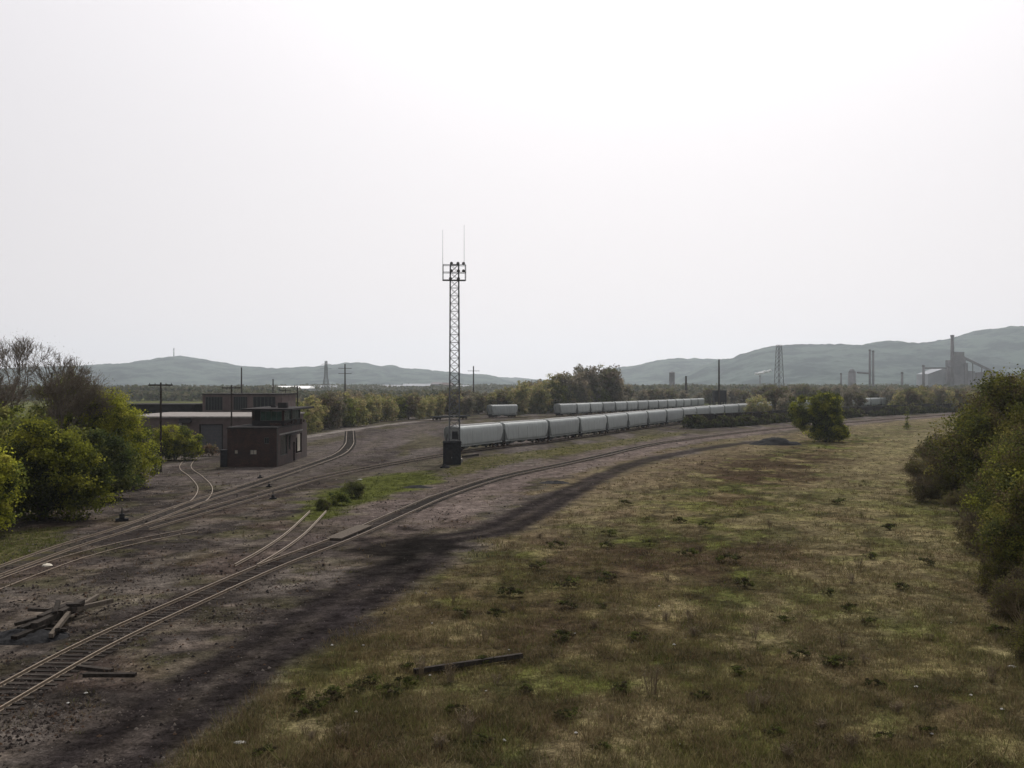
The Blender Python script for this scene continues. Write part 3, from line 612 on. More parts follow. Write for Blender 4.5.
# ------------------------------------------------------------------ grass tufts on the field and yard (nobody could count them)
def grass():
    r = np.random.default_rng(12); n = 230000
    px = -40+1120*r.random(n); py = 425+(400)*r.random(n)**.75
    x = (px-512)*H/(py-HZ); y = F*H/(py-HZ)
    field, dR = ground_info(x, y)
    gm = np.zeros(n)
    for q in greens: gm = np.maximum(gm, inside(x, y, q)*1.0)
    cl = fbm(x, y, 2.4, 3, 20); cl2 = fbm(x, y, 6, 3, 21)
    prob = np.maximum(field*np.clip(cl*1.9-.35, .08, 1)*.9, gm)+.05*(cl > .55)
    prob *= sstep(1.6, 3.4, dR); dT = np.minimum(np.minimum(pdist(x, y, rA), pdist(x, y, rC1)), pdist(x, y, rC2)); prob *= sstep(.8, 1.8, dT)
    k = r.random(n) < prob; x = x[k]; y = y[k]; gm = gm[k]; cl2 = cl2[k]; cl = cl[k]; n = len(x)
    z = ground_z(x, y); nb = 6
    base = np.array(ground_col(x, y))
    pal = np.array([(.125,.098,.050),(.068,.068,.023),(.090,.058,.034),(.18,.145,.088),(.034,.035,.017),(.074,.088,.020)])
    w = r.random(n); ci = np.where(w < .40-.5*(cl2-.5), 0, np.where(w < .54, 1, np.where(w < .74, 2, np.where(w < .82, 3, np.where(w < .92, 4, 5)))))
    wb = np.clip(.62-.0035*(y-50), .25, .62)[:, None]; tc = (pal[ci]*wb+base*(1-wb))*1.1; tc = np.where(gm[:, None] > .5, np.array([[.075,.085,.024]])*(.7+.5*r.random((n, 1))), tc)
    h = (.05+.20*r.random(n)**2.2+.45*(r.random(n) > .975)*r.random(n))*(.7+.8*cl2)*np.where(gm > .5, .7, 1)
    lod = np.maximum(.016, y*.00036)
    X = np.repeat(x, nb); Y = np.repeat(y, nb); Z = np.repeat(z, nb); Hh = np.repeat(h, nb)*(.6+.7*r.random(n*nb)); Wd = np.repeat(lod, nb)
    a = 2*np.pi*r.random(n*nb); sp = .17*np.sqrt(r.random(n*nb)); bx = X+np.cos(a)*sp; by = Y+np.sin(a)*sp
    b = 2*np.pi*r.random(n*nb); ln = Hh*1.1*r.random(n*nb)
    dx, dy = np.cos(b)*Wd, np.sin(b)*Wd
    V = np.stack([np.stack([bx-dx, by-dy, Z-.03], 1), np.stack([bx+dx, by+dy, Z-.03], 1), np.stack([bx+np.cos(a)*ln, by+np.sin(a)*ln, Z+Hh], 1)], 1).reshape(-1, 3)
    col = np.repeat(np.repeat(tc, nb, 0)*(.7+.6*r.random((n*nb, 1))), 3, 0)
    tag(link('grass', np_mesh('grass', V, np.arange(len(V)).reshape(-1, 3), M['grass'], col)), 'straw and olive grass tufts over the open field', 'grass', None, 'stuff')
grass()

def stones():
    r = np.random.default_rng(33); n = 52000
    px = -40+760*r.random(n); py = 440+330*r.random(n)**.8
    x = (px-512)*H/(py-HZ); y = F*H/(py-HZ); field, dR = ground_info(x, y)
    k = (r.random(n) < (1-field)*(.25+.75*(fbm(x, y, 2.5, 3, 50) > .5))*(.12+.88*sstep(1.5, 4.5, dR))) & ~inside(x, y, greens[0]) & (np.hypot((x-G(400,549)[0])/5, (y-G(400,549)[1])/11) > 1)
    x = x[k]; y = y[k]; n = len(x); s_ = (.025+.06*r.random(n)**3)*(1+y*.008)
    a = r.random(n)*6.28; V = np.empty((n, 4, 3)); 
    for j in range(3):
        V[:, j, 0] = x+np.cos(a+j*2.1)*s_*(.8+.5*r.random(n)); V[:, j, 1] = y+np.sin(a+j*2.1)*s_*(.8+.5*r.random(n)); V[:, j, 2] = .0
    V[:, 3, 0] = x; V[:, 3, 1] = y; V[:, 3, 2] = s_*(.6+.6*r.random(n))
    i = np.arange(n)[:, None]*4; Fc = np.stack([i+[0,1,3], i+[1,2,3], i+[2,0,3]], 1).reshape(-1, 3)
    pc = np.array([(.05,.042,.038),(.12,.10,.09),(.20,.175,.155),(.03,.026,.025),(.10,.065,.045)]); cc = pc[r.choice(5, n, p=[.3,.25,.13,.2,.12])]
    tag(link('gravel', np_mesh('gravel', V.reshape(-1, 3), Fc, M['grass'], np.repeat(cc, 4, 0))), 'loose cinders and stones scattered over the yard between the tracks', 'gravel', None, 'stuff')
stones()

# individual dark shrubs, dead weeds, litter in the field
sh = [tree_mesh(80+k, [(0,0,.28,.55,.5,.30),(.4,.1,.22,.35,.3,.22)], 26, 520, .10, 'weed', .02, .16, stems=3, twigs=False) for k in range(3)]
SP = [(566,610,1.2),(525,692,.8),(623,693,1),(568,717,1),(740,674,1),(561,642,1.3),(600,609,.7),(828,595,.9),(850,612,1),(871,624,.9),(843,666,1.2),(799,659,1),(826,664,.8),(773,737,.8),(885,742,.7),(930,735,.7),(1001,636,1.2),(875,686,.8),(370,684,1),(407,685,1.1),(388,695,1.1),(354,691,.8),(331,701,1.3),(299,700,1),(319,710,1.1),(485,663,1),(494,618,1.2),(460,617,1.1),(299,717,.8),(265,756,.8),(409,669,.8),(456,713,.8),(555,547,1.4),(604,581,1.5),(687,556,1.5),(729,564,1.6),(650,545,1.2),(706,527,1.4),(510,597,1.4),(568,588,1.5),(609,535,1.4),(607,547,1.2),(625,505,1.4),(680,523,1.4),(745,586,1.4),(539,570,1.3),(785,620,1),(900,590,1.2),(925,565,1.2),(870,560,1.2),(890,530,1.4),(840,505,1.6),(640,640,1),(700,700,.8),(480,742,.8),(600,750,.7)]
for k, (px, py, s) in enumerate(SP):
    p = G(px, py); plant('low_shrub', sh[k % 3], (p[0], p[1], float(ground_z(np.array([p[0]]), np.array([p[1]]))[0])), k*.9, s*.85, 'small dark-green weed clump scattered in the open field', 'shrub', 'dark weed clumps scattered over the field', sz=s*.62)
def stalks(seed, n, h):
    r = np.random.default_rng(seed); mb = MB()
    for i in range(n):
        a = r.random()*6.28; b = Vector((math.cos(a)*.15*r.random(), math.sin(a)*.15*r.random(), 0)); tp = b+Vector((math.cos(a)*h*.22*r.random(), math.sin(a)*h*.22*r.random(), h*(.6+.4*r.random())))
        mb.tube(b, tp, .011, .006, 3, False)
        for j in range(6):
            q = b.lerp(tp, .35+.6*r.random()); v = Vector((r.normal(), r.normal(), 1.2)).normalized(); mb.tube(q, q+v*h*.18, .008, .005, 3, False)
    return mb.mesh('dead_weed', M['weedstem'])
stm = [stalks(1, 14, 1.3), stalks(2, 10, .9), stalks(3, 18, .8)]
for k, (px, py, s, lb) in enumerate([(653,697,1.0,'tallest tangle of dry brown stalks, right of the field centre'),(752,712,.9,'upright dry stalks at the lower right of the field centre')]):
    p = G(px, py); tag(link('dead_weed', stm[0] if k == 0 else stm[1]), lb, 'weed').location = (p[0], p[1], 0)
for k in range(45):
    while True:
        q = (300+700*rr.random(), 470+290*rr.random()); p = G(*q); f, dr = ground_info(np.array([p[0]]), np.array([p[1]]))
        if f[0] > .9: break
    o = tag(link('dead_weed', stm[k % 3]), 'clump of thin dry weed stalks standing in the open field', 'weed', 'clumps of dry weed stalks in the field'); o.location = (p[0], p[1], 0)
    s = .35+.4*rr.random(); o.scale = (s*1.8, s*1.8, s); o.rotation_euler = (0, 0, k)
def lump(seed, s, m, name, flat=.6):
    r = np.random.default_rng(seed); mb = MB(); n = 9; rings = []
    for j, (zz, q) in enumerate([(0, .8), (.25, 1), (.6, .8), (1, .35)]):
        rings.append([(math.cos(k/n*6.283)*q*s*(.75+.5*r.random()), math.sin(k/n*6.283)*q*s*(.75+.5*r.random()), zz*s*flat*(.85+.3*r.random())) for k in range(n)])
    mb.loft(rings); return mb.mesh(name, m)
lm = [lump(k, .075, M['white'], 'litter', .7) for k in range(3)]
for k, (px, py) in enumerate([(332,646),(363,646),(432,624),(430,675),(356,712),(486,691),(448,712),(674,647),(575,635),(509,651),(681,746),(576,733),(504,740),(659,607),(916,688),(932,736),(971,696),(1002,711),(951,624),(68,704),(86,694)]):
    p = G(px, py); o = tag(link('litter', lm[k % 3]), 'small pale scrap of litter lying in the weeds', 'litter', 'pale scraps of litter'); o.location = (p[0], p[1], float(ground_z(np.array([p[0]]), np.array([p[1]]))[0])+.03); o.rotation_euler[2] = k; s = .6+.5*rr.random(); o.scale = (s, s, s)
for px, py, sc, lb in [(240,744,1.6,'crumpled white bag at the edge of the dirt road, bottom left'),(360,480,2.2,'white scrap on the bright green grass patch'),(1011,668,1.8,'white scrap under the brush at the right edge'),(34,630,1.5,'white lump at the left end of the timber heap')]:
    p = G(px, py); o = tag(link('litter', lm[1]), lb, 'litter'); o.location = (p[0], p[1], .03); o.scale = (sc*2.0, sc*1.0, sc*.9)
# rubble
def heap(name, px, py, w, d, h, m, seed, label, cat):
    r = np.random.default_rng(seed); n = 34; xs = np.linspace(-1, 1, n); X, Y = np.meshgrid(xs, xs); rad = np.hypot(X, Y)
    Z = h*np.clip(1-rad, 0, 1)**.7*(.35+1.3*fbm(X*9+seed, Y*9, 3.2, 4, seed))-.05
    i = (np.arange(n-1)[:, None]*n+np.arange(n-1)[None, :]).ravel(); p = G(px, py)
    o = tag(link(name, np_mesh(name, np.stack([X.ravel()*w/2, Y.ravel()*d/2, Z.ravel()], 1), np.stack([i, i+1, i+1+n, i+n], 1), m, None, False)), label, cat); o.location = (p[0], p[1], 0); return o
heap('rubble_heap', 775, 444.5, 10.5, 7, 1.9, M['coal'], 4, 'low dark rubble heap on the ground left of the round tree', 'rubble heap')
heap('rubble_heap', 555, 0+483, 4, 3, .35, M['coal'], 7, 'thin dark dirt mound between the curved track and the dirt road', 'rubble heap')
heap('rubble_heap', 418, 487.5, 4, 2, .3, M['coal'], 9, 'low dark mound on the gravel right of the bright green grass', 'rubble heap')

# ------------------------------------------------------------------ railway tracks
def arclen(P):
    return np.concatenate([[0], np.cumsum(np.hypot(*np.diff(P, axis=0).T))])
def along(P, s):
    a = arclen(P); x = np.interp(s, a, P[:, 0]); y = np.interp(s, a, P[:, 1]); x2 = np.interp(s+.5, a, P[:, 0]); y2 = np.interp(s+.5, a, P[:, 1])
    x1 = np.interp(s-.5, a, P[:, 0]); y1 = np.interp(s-.5, a, P[:, 1])
    return x, y, math.atan2(y2-y1, x2-x1)
tie_me = MB().box((0,0,0), (2.6,.24,.16)).mesh('sleeper', M['tie'])
def track(P, label, ties=True, gauge=1.6, zr=.17, tie_z=.0, skip=0, spacing=.62, ww=.075, rail_m='rail', individual=100, bury=True):
    t = empty('railway_track', (float(P[0][0]), float(P[0][1]), 0), 0, label, 'railway track'); KIDS[t.name] = []
    O = np.array([P[0][0], P[0][1]])
    T = np.gradient(P, axis=0); T /= np.linalg.norm(T, axis=1)[:, None]; Nn = np.stack([T[:, 1], -T[:, 0]], 1)
    for sgn in (-1, 1):
        Q = P+Nn*sgn*gauge/2-O
        mb = MB(); prof = [(-ww*.6,zr-.165),(ww*.6,zr-.165),(ww*.6,zr-.14),(.018,zr-.12),(.018,zr-.045),(ww*.5,zr-.035),(ww*.5,zr),(-ww*.5,zr),(-ww*.5,zr-.035),(-.018,zr-.045),(-.018,zr-.12),(-ww*.6,zr-.14)]
        mb.loft([[(q[0]+nn[0]*a, q[1]+nn[1]*a, b) for a, b in prof] for q, nn in zip(Q, Nn)])
        mb.build('rail', M[rail_m], t)
    if ties:
        Lt = arclen(P)[-1]; n = int(Lt/spacing); rest = MB(); cnt = 0
        for k in range(n):
            x, y, a = along(P, k*spacing+.3+rr.normal()*.03)
            if y < 20: continue
            if cnt < individual and k >= skip:
                o = link('sleeper', tie_me, t); o.location = (x-O[0], y-O[1], tie_z-.05+.02*rr.random()-(.035*min(1, max(0, (y-44)/10)) if bury else 0)); o.rotation_euler = (0, 0, a+math.pi/2+rr.normal()*.02); cnt += 1
            else: rest.box((x-O[0], y-O[1], tie_z-.06+.03*rr.random()), (2.6,.24,.16), a+math.pi/2)
        if rest.v: tag(rest.build('sleeper', M['tie'], t), kind='stuff')
    return t
trA = track(rA, 'rusty main track running from the lower left and curving away to the right', ww=.065)
track(rC1, 'left-hand track past the brick tower, bending away at the white lane', ww=.065)
track(rC2, 'track branching right off the left-hand one and carrying the long hopper train', ww=.065)
track(rE, 'broken spur whose two bare rails end near the green grass patch', zr=.24, individual=30, gauge=1.5, tie_z=-.05, skip=3)
track(rD, 'short rusty spur wriggling from the garage down to the left-hand track', ties=False, zr=.10)
track(rG, 'far track under the string of short freight cars below the tree clump', individual=60)
track(rH, 'track under the string of dark gondolas on the right', individual=60)
# third bit of rail beside the left switch
P3 = pxline([(-40,600),(30,573),(76,557),(130,543),(190,531)], 1.0)
track(P3, 'overgrown siding close beside the left-hand track, ending in dirt', tie_z=-.04, zr=.06, individual=60)
# long switch timbers right of the main track
for k, (px, py, px2, py2, lb) in enumerate([(78,668,112,672,'dark long timber jutting from the main track, upper of the pair'),(84,676,136,676,'dark long timber jutting from the main track, lower of the pair')]):
    a = G(px, py); b = G(px2, py2); c = (a+b)/2; d = b-a
    o = tag(MB().box((0,0,.05), (float(np.hypot(*d)), .26, .16)).build('loose_timber', M['tie']), lb, 'timber'); o.location = (c[0], c[1], 0); o.rotation_euler[2] = math.atan2(d[1], d[0])
# crossing planks
p = G(350, 533.5); a = math.atan2(*(rA[np.argmin(np.hypot(*(rA-p).T))+2]-rA[np.argmin(np.hypot(*(rA-p).T))-2])[::-1])
cr = empty('crossing_panel', (p[0], p[1], 0), a, 'pale timber crossing planks laid between the main rails beside the coal spill', 'crossing planks'); KIDS[cr.name] = []
for k in range(5): MB().box((0,(k-2)*.26,.13), (7.5,.22,.12)).build('plank', M['tie_pale'], cr)

# timber heap
hb = [(14,643,44,633,.15,'tie'),(20,637,50,627,.3,'tie'),(34,636,66,622,.45,'tie'),(40,630,70,618,.55,'tie'),(42,627,76,616,.35,'tie'),(60,626,82,616,.6,'tie')]
def beam(a, b, z0, z1, th, m, name, label, group=None):
    A3 = Vector((*G(*a), z0)); B3 = Vector((*G(*b), z1)); d = B3-A3; c = (A3+B3)/2
    q = d.to_track_quat('X', 'Z').to_matrix().to_4x4()
    o = MB().box((0,0,0), (d.length, th, th), M=q).build(name, m); o.location = c; return tag(o, label, 'timber', group)
for x0, y0, x1, y1, z, m in hb: beam((x0,y0), (x1,y1), z, z+.1, .34, M[m], 'discarded_sleeper', 'dark rotten sleeper in the heap left of the main track', 'dark sleepers of the timber heap')
for j, (q, z, L_) in enumerate([((40,634),.2,1.3),((55,628),.75,1.7),((62,622),.5,2.2),((68,621),.8,1.2),((47,626),.3,1.5),((75,619),.4,1.1),((58,634),.15,1.0),((30,633),.3,1.2),((50,622),.6,1.6)]):
    g0 = G(*q); an = j*1.9; g1 = g0+np.array([math.cos(an), math.sin(an)])*L_
    A3 = Vector((*g0, z)); B3 = Vector((*g1, z+.3*math.sin(j*2.3))); dd_ = B3-A3
    o = MB().box((0,0,0), (dd_.length,.22,.16), M=dd_.to_track_quat('X','Z').to_matrix().to_4x4()).build('timber_offcut', M['tie']); o.location = (A3+B3)/2
    tag(o, 'short dark broken offcut jumbled in the timber heap', 'timber', 'broken offcuts of the timber heap')
beam((51,641),(69,624),.25,.55,.2,M['tie_pale'],'loose_plank','pale plank leaning out of the near side of the timber heap')
beam((80,615),(98,600),.45,.25,.18,M['tie_pale'],'loose_plank','thin pale plank poking up from the far side of the timber heap')
beam((74,620),(112,607),.55,.35,.22,M['tie_pale'],'loose_plank','longest pale plank pointing right out of the timber heap')
heap('dirt_mound', 26, 637, 4.2, 3.2, .45, M['coal'], 12, 'black dirt mound under the timber heap', 'dirt mound')
beam((414,674),(522,660),.12,.2,.2,M['tie'],'fallen_pole','long dark brown pole lying in the weeds of the field')
# things by the left tracks
def switch_stand(px, py, lb, s=1):
    p = G(px, py); e = empty('switch_stand', (p[0], p[1], 0), .4, lb, 'switch stand'); KIDS[e.name] = []
    e.scale = (s, s, s)
    MB().box((0,0,.1), (.9,.5,.2)).box((0,0,.35), (.35,.35,.35)).build('base', M['hut'], e)
    MB().tube((0,0,.5), (0,0,.85), .05, .04, 8).build('mast', M['hut'], e)
    MB().box((0,0,.9), (.06,.4,.25)).build('target', M['hut'], e)
    MB().tube((0,.1,.45), (.8,.3,.25), .03, .03, 6).build('lever', M['hut'], e)
switch_stand(122, 521, 'low black switch stand left of the left-hand track', 1.2)
switch_stand(260, 478, 'small switch stand on the weeds right in front of the brick tower', .7)
switch_stand(269, 487, 'small switch stand between the two left tracks', .7)
switch_stand(273, 499, 'dark switch stand on the near side of the branching track', .8)
o = tag(link('concrete_chunk', lump(5, .35, M['pale'], 'concrete_chunk', .5)), 'pale broken chunk lying beside the left-hand track', 'debris'); p = G(47, 566); o.location = (p[0], p[1], 0)

# ------------------------------------------------------------------ freight cars
def make_hopper(Lc, name, label, group, ratio=1.0):
    e = empty(name, (0,0,0), 0, label, 'freight car', group); KIDS[e.name] = []
    half = Lc/2-.35; prof = [(0,4.60),(.95,4.54),(1.38,4.34),(1.53,3.9),(1.57,3.0),(1.57,2.1),(1.54,1.5),(1.50,1.15)]
    full = [(-a, b) for a, b in prof[::-1][:-1]]+prof
    full = full+[]  # closed by the bottom
    def xe(z): return half-max(0, 2.9-z)*.62
    ring = lambda f: [((f*xe(z)), y, z) for y, z in full]
    MB().loft([ring(-1), ring(-.992), ring(0), ring(.992), ring(1)]).build('body', M['hop'], e, True)
    mb = MB()
    for s in (-1, 1): mb.box((0, s*1.40, 1.12), (Lc-1.0,.12,.26))
    mb.build('side_sill', M['hop'], e)
    mb = MB(); nr = 5 if Lc > 16 else 4
    for k in range(nr):
        for s in (-1, 1): mb.box(((k-(nr-1)/2)*(Lc-3.2)/(nr-1), s*1.575, 2.45), (.06,.03,2.3))
    mb.build('side_ribs', M['hop'], e)
    mb = MB()
    mb.box((0,0,.95), (Lc-.6,.5,.3))
    for s in (-1, 1): mb.box((s*(half-.15),0,1.05), (.25,2.9,.3)).box((s*(half-1.2),0,1.05), (2.2,2.4,.08))
    mb.build('underframe', M['hopdark'], e)
    for s in (-1, 1): MB().b2(-half+.2, half-.2, s*.75-.18, s*.75+.18, 4.60, 4.64).build('walkway', M['walk'], e)
    MB().b2(-half+.6, half-.6, -.28, .28, 4.60, 4.72).build('hatch', M['walk'], e)
    nb = 3 if Lc > 16 else 2
    for k in range(nb):
        x = (k-(nb-1)/2)*(Lc-6.5)/nb*1.05
        w2 = (Lc-6.5)/nb*.45
        MB().loft([[(x-w2,-1.2,1.2),(x+w2,-1.2,1.2),(x+w2,1.2,1.2),(x-w2,1.2,1.2)],[(x-.35,-.35,.4),(x+.35,-.35,.4),(x+.35,.35,.4),(x-.35,.35,.4)]]).build('outlet', M['hop'], e)
    for s in (-1, 1):
        for sy in (-1, 1):
            mb = MB(); x = s*(half-.12)
            for dx in (0, .4): mb.tube((x-s*dx, sy*1.5, 1.1), (x-s*dx, sy*1.3, 4.2), .025, n=4)
            for k in range(8): mb.tube((x, sy*(1.5-.02*k), 1.3+.36*k), (x-s*.4, sy*(1.5-.02*k), 1.3+.36*k), .02, n=4)
            mb.build('ladder', M['walk'], e)
        mb = MB()
        for sy in (-1, 1): mb.tube((s*(half-.2), sy*1.2, 1.1), (s*(half-.4), sy*1.0, 3.9), .07, n=5)
        mb.build('end_frame', M['hopdark'], e)
        MB().box((s*(Lc/2-.15),0,.88), (.75,.28,.3)).box((s*(Lc/2),0,.88), (.25,.4,.36)).build('coupler', M['hopdark'], e)
        tr = MB()
        x = s*(Lc/2-2.0)
        for sy in (-1, 1): tr.box((x, sy*1.0, .58), (2.3,.16,.22)).box((x, sy*1.0, .42), (.8,.2,.3))
        tr.box((x,0,.6), (.4,1.9,.25)); t = tr.build('truck', M['hopdark'], e)
        for dx in (-.88, .88):
            for sy in (-1, 1): MB().tube((x+dx, sy*.68, .42), (x+dx, sy*.82, .42), .42, n=18).build('wheel', M['rust'], t)
    return e
def make_gondola(label, group, Lc=16.0):
    e = empty('gondola_car', (0,0,0), 0, label, 'freight car', group); KIDS[e.name] = []
    x = Lc/2-.4; mb = MB()
    mb.b2(-x, x, -1.45, 1.45, 1.05, 1.2)
    for s in (-1, 1): mb.b2(-x, x, s*1.45-.05, s*1.45+.05, 1.2, 3.5)
    for s in (-1, 1): mb.b2(s*x-.05, s*x+.05, -1.4, 1.4, 1.2, 3.5)
    b = mb.build('body', M['gon'], e)
    rb = MB()
    for k in range(13):
        for s in (-1, 1): rb.box((-x+.3+k*(2*x-.6)/12, s*1.55, 2.2), (.14,.1,2.3))
    for s in (-1, 1): rb.box((0, s*1.53, 3.52), (2*x,.16,.14))
    rb.build('side_ribs', M['gon'], e)
    MB().box((0,0,.9), (Lc-.6,.5,.28)).build('underframe', M['hopdark'], e)
    xs = np.linspace(-x+.1, x-.1, 40); ys = np.linspace(-1.35, 1.35, 9); X, Y = np.meshgrid(xs, ys); Z = 2.9+(fbm(X+50, Y+50, 2.5, 3, 4)-.5)*1.0-.25*(Y/1.35)**2
    i = (np.arange(8)[:, None]*40+np.arange(39)[None, :]).ravel()
    link('load', np_mesh('load', np.stack([X.ravel(), Y.ravel(), Z.ravel()], 1), np.stack([i, i+1, i+41, i+40], 1), M['coal'], None, True), e)
    for s in (-1, 1):
        MB().box((s*(Lc/2-.1),0,.88), (.8,.3,.3)).build('coupler', M['hopdark'], e)
        xx = s*(Lc/2-2.2); tr = MB()
        for sy in (-1, 1): tr.box((xx, sy*1.0, .58), (2.2,.16,.22)).box((xx, sy*1.0, .42), (.8,.2,.3))
        tr.box((xx,0,.6), (.4,1.9,.25)); t = tr.build('truck', M['hopdark'], e)
        for dx in (-.88, .88):
            for sy in (-1, 1): MB().tube((xx+dx, sy*.68, .42), (xx+dx, sy*.82, .42), .42, n=14).build('wheel', M['rust'], t)
    return e
def string(proto, P, s0, n, Lc, z=.16, skip=(), first=True):
    a = s0; used = False; outl = []
    for k in range(n):
        if k in skip: a += Lc; continue
        x0, y0, _ = along(P, a+Lc*.15); x1, y1, _ = along(P, a+Lc*.85)
        if first and not used: o = proto; used = True
        else: o = copy_full(proto)
        o.location = ((x0+x1)/2, (y0+y1)/2, z); o.rotation_euler = (0, 0, math.atan2(y1-y0, x1-x0)); outl.append(o); a += Lc
    return outl
def drop(o):
    if 'group' in o.keys(): del o['group']
def s_at(P, px):                         # arc length where the route passes a given bearing
    b = (px-512)/F; q = P[:, 0]/P[:, 1]; i = np.where(P[:, 1] > 60)[0]
    return float(np.interp(b, q[i], arclen(P)[i]))
HG = 'pale grey covered hoppers of the long curved train'
hop = make_hopper(18.6, 'hopper_car', 'pale grey covered hopper coupled within the long curved train', HG)
s0 = s_at(rC2, 451)
n = int((s_at(rC2, 980)-s0)/19.0)
cars = string(hop, rC2, s0, n, 19.15)
cars[0]['label'] = 'pale grey covered hopper at the near end of the long train, behind the mast'; drop(cars[0])
for k, lb in enumerate(['second', 'third', 'fourth', 'fifth', 'sixth', 'seventh', 'eighth', 'ninth', 'tenth'], 1):
    cars[k]['label'] = 'pale grey covered hopper, %s car from the near end of the long curved train' % lb
for c in cars[10:]: c['label'] = 'pale grey covered hopper in the far half of the long curved train'
SG = 'short grey freight cars on the far track'
shp = make_hopper(13.4, 'short_hopper_car', 'short grey hopper in the string on the far track below the tree clump', SG)
cs = string(shp, rG, s_at(rG, 556), int((s_at(rG, 703)-s_at(rG, 556))/13.8), 13.8)
cs[0]['label'] = 'short grey hopper at the left end of the far string below the tree clump'; drop(cs[0])
c2 = string(shp, rG, s_at(rG, 727), 3, 13.8, first=False)
for c in c2: c['label'] = 'short grey hopper on the far track beyond the dark bin'; c['group'] = 'grey freight cars beyond the dark bin'
lone = string(shp, rG, s_at(rG, 489), 1, 13.8, first=False)[0]; lone['label'] = 'lone short grey hopper standing left of the far string'; drop(lone)
# low flat car
fc = empty('flat_car', (0,0,0), 0, 'low dark empty flat car on the far track behind the light tower', 'freight car'); KIDS[fc.name] = []
MB().box((0,0,1.15), (17,2.9,.35)).box((0,0,.85), (15,.6,.35)).build('deck', M['hopdark'], fc)
for s in (-1, 1):
    tr = MB().box((s*6.3,-1,.5), (2.2,.16,.3)).box((s*6.3,1,.5), (2.2,.16,.3)).box((s*6.3,0,.6), (.4,1.9,.25)).build('truck', M['hopdark'], fc)
    for dx in (-.88, .88):
        for sy in (-1, 1): MB().tube((s*6.3+dx, sy*.68, .42), (s*6.3+dx, sy*.82, .42), .42, n=14).build('wheel', M['rust'], tr)
x0, y0, a = along(rG, s_at(rG, 450)); fc.location = (x0, y0, .16); fc.rotation_euler[2] = a
GG = 'dark gondolas in the string on the right'
gon = make_gondola('dark open gondola in the string running right behind the round tree', GG)
gs = string(gon, rH, 3.5, int((arclen(rH)[-1]-4)/16.4), 16.4)
gs[0]['label'] = 'dark open gondola at the left end of its string, before the curved hopper train'; drop(gs[0])

# ------------------------------------------------------------------ floodlight mast
def lattice_parts(mb_leg, mb_br, h0, h1, w0, w1, pan, r, rb):
    c = lambda z: (w0+(w1-w0)*(z-h0)/(h1-h0))/2
    for sx in (-1, 1):
        for sy in (-1, 1): mb_leg.tube((sx*c(h0), sy*c(h0), h0), (sx*c(h1), sy*c(h1), h1), r, r, 5)
    dz = (h1-h0)/pan
    for k in range(pan):
        z0 = h0+k*dz; z1 = z0+dz; a = c(z0); b = c(z1)
        P0 = [(-a,-a),(a,-a),(a,a),(-a,a)]; P1 = [(-b,-b),(b,-b),(b,b),(-b,b)]
        for i in range(4):
            j = (i+1) % 4
            mb_br.tube((*P0[i], z0), (*P1[j], z1), rb, n=4); mb_br.tube((*P0[j], z0), (*P1[i], z1), rb, n=4)
            mb_br.tube((*P1[i], z1), (*P1[j], z1), rb, n=4)
Y = 160.0; X0 = (454.5-512)/F*Y
tw = empty('floodlight_mast', (X0, Y, 0), .12, 'tall steel lattice floodlight mast with three rows of lamps before the hopper train', 'light tower'); KIDS[tw.name] = []
lg = MB(); br = MB(); lattice_parts(lg, br, .4, 30.8, 1.60, 1.30, 25, .078, .036); lg.build('legs', M['steel'], tw); br.build('bracing', M['steel'], tw)
MB().box((0,0,.2), (2.4,2.4,.6)).build('footing', M['concrete'], tw)
pf = MB()
zz = [H-(py-HZ)/F*Y for py in (280.3, 272.6, 265.2)]
xl, xr = (443-454.5)/F*Y, (465.5-454.5)/F*Y
for z in zz:
    for yy in (-.75, .75): pf.tube((xl, yy, z), (xr, yy, z), .05, n=5)
    for xx in (xl, xr): pf.tube((xx, -.75, z), (xx, .75, z), .06, n=5)
for xx in (xl, xr):
    for yy in (-.75, .75): pf.tube((xx, yy, zz[0]), (xx, yy, zz[2]), .045, n=5)
pf.box(((xl+xr)/2, 0, zz[0]-.03), (xr-xl,1.4,.06)); pf.build('lamp_frame', M['steel'], tw)
for z, lst in zip(zz, ((450,458),(451,458,463),(451,457.5,463))):
    for px in lst:
        x = (px-454.5)/F*Y; f = MB().tube((x, -.75, z+.25), (x, -1.10, z+.16), .13, .25, 10).tube((x, -.75, z), (x, -.75, z+.3), .05, n=5).build('floodlight', M['hut'], tw)
        MB().tube((x, -1.10, z+.16), (x, -1.12, z+.155), .22, .22, 10).build('lens', M['lens'], f)
for px, top in ((443, 229), (464.5, 224)):
    x = (px-454.5)/F*Y; MB().tube((x, .75, zz[2]), (x, .75, H-(top-HZ)/F*Y), .035, .018, 5).build('antenna', M['steel'], tw)
MB().box((0,-.9,4.2), (.9,.4,1.2)).build('junction_box', M['hut'], tw)
hx, hy = G(451.5, 465)
ht = empty('equipment_cabin', (hx, hy+1.6, 0), .05, 'dark windowless equipment cabin at the foot of the floodlight mast', 'cabin'); KIDS[ht.name] = []
MB().box((0,0,1.65), (2.7,2.6,3.3)).build('wall', M['hut'], ht); MB().loft([[(-1.45,-1.5,3.3),(1.45,-1.5,3.3),(1.45,1.5,3.3),(-1.45,1.5,3.3)],[(-1.3,-1.4,3.62),(1.3,-1.4,3.62),(1.3,1.4,3.5),(-1.3,1.4,3.5)]]).build('roof', M['hut'], ht)
dr = MB().box((-.4,-1.33,1.1), (.95,.06,2.1)).build('door', M['darkwall'], ht); MB().box((-.05,-1.38,1.1), (.06,.06,.14)).build('handle', M['walk'], dr)
o = tag(link('scrap_lump', lump(15, .7, M['coal'], 'scrap_lump', .6)), 'black lump of scrap lying left of the dark cabin', 'debris'); p = G(445, 468); o.location = (p[0], p[1], 0)
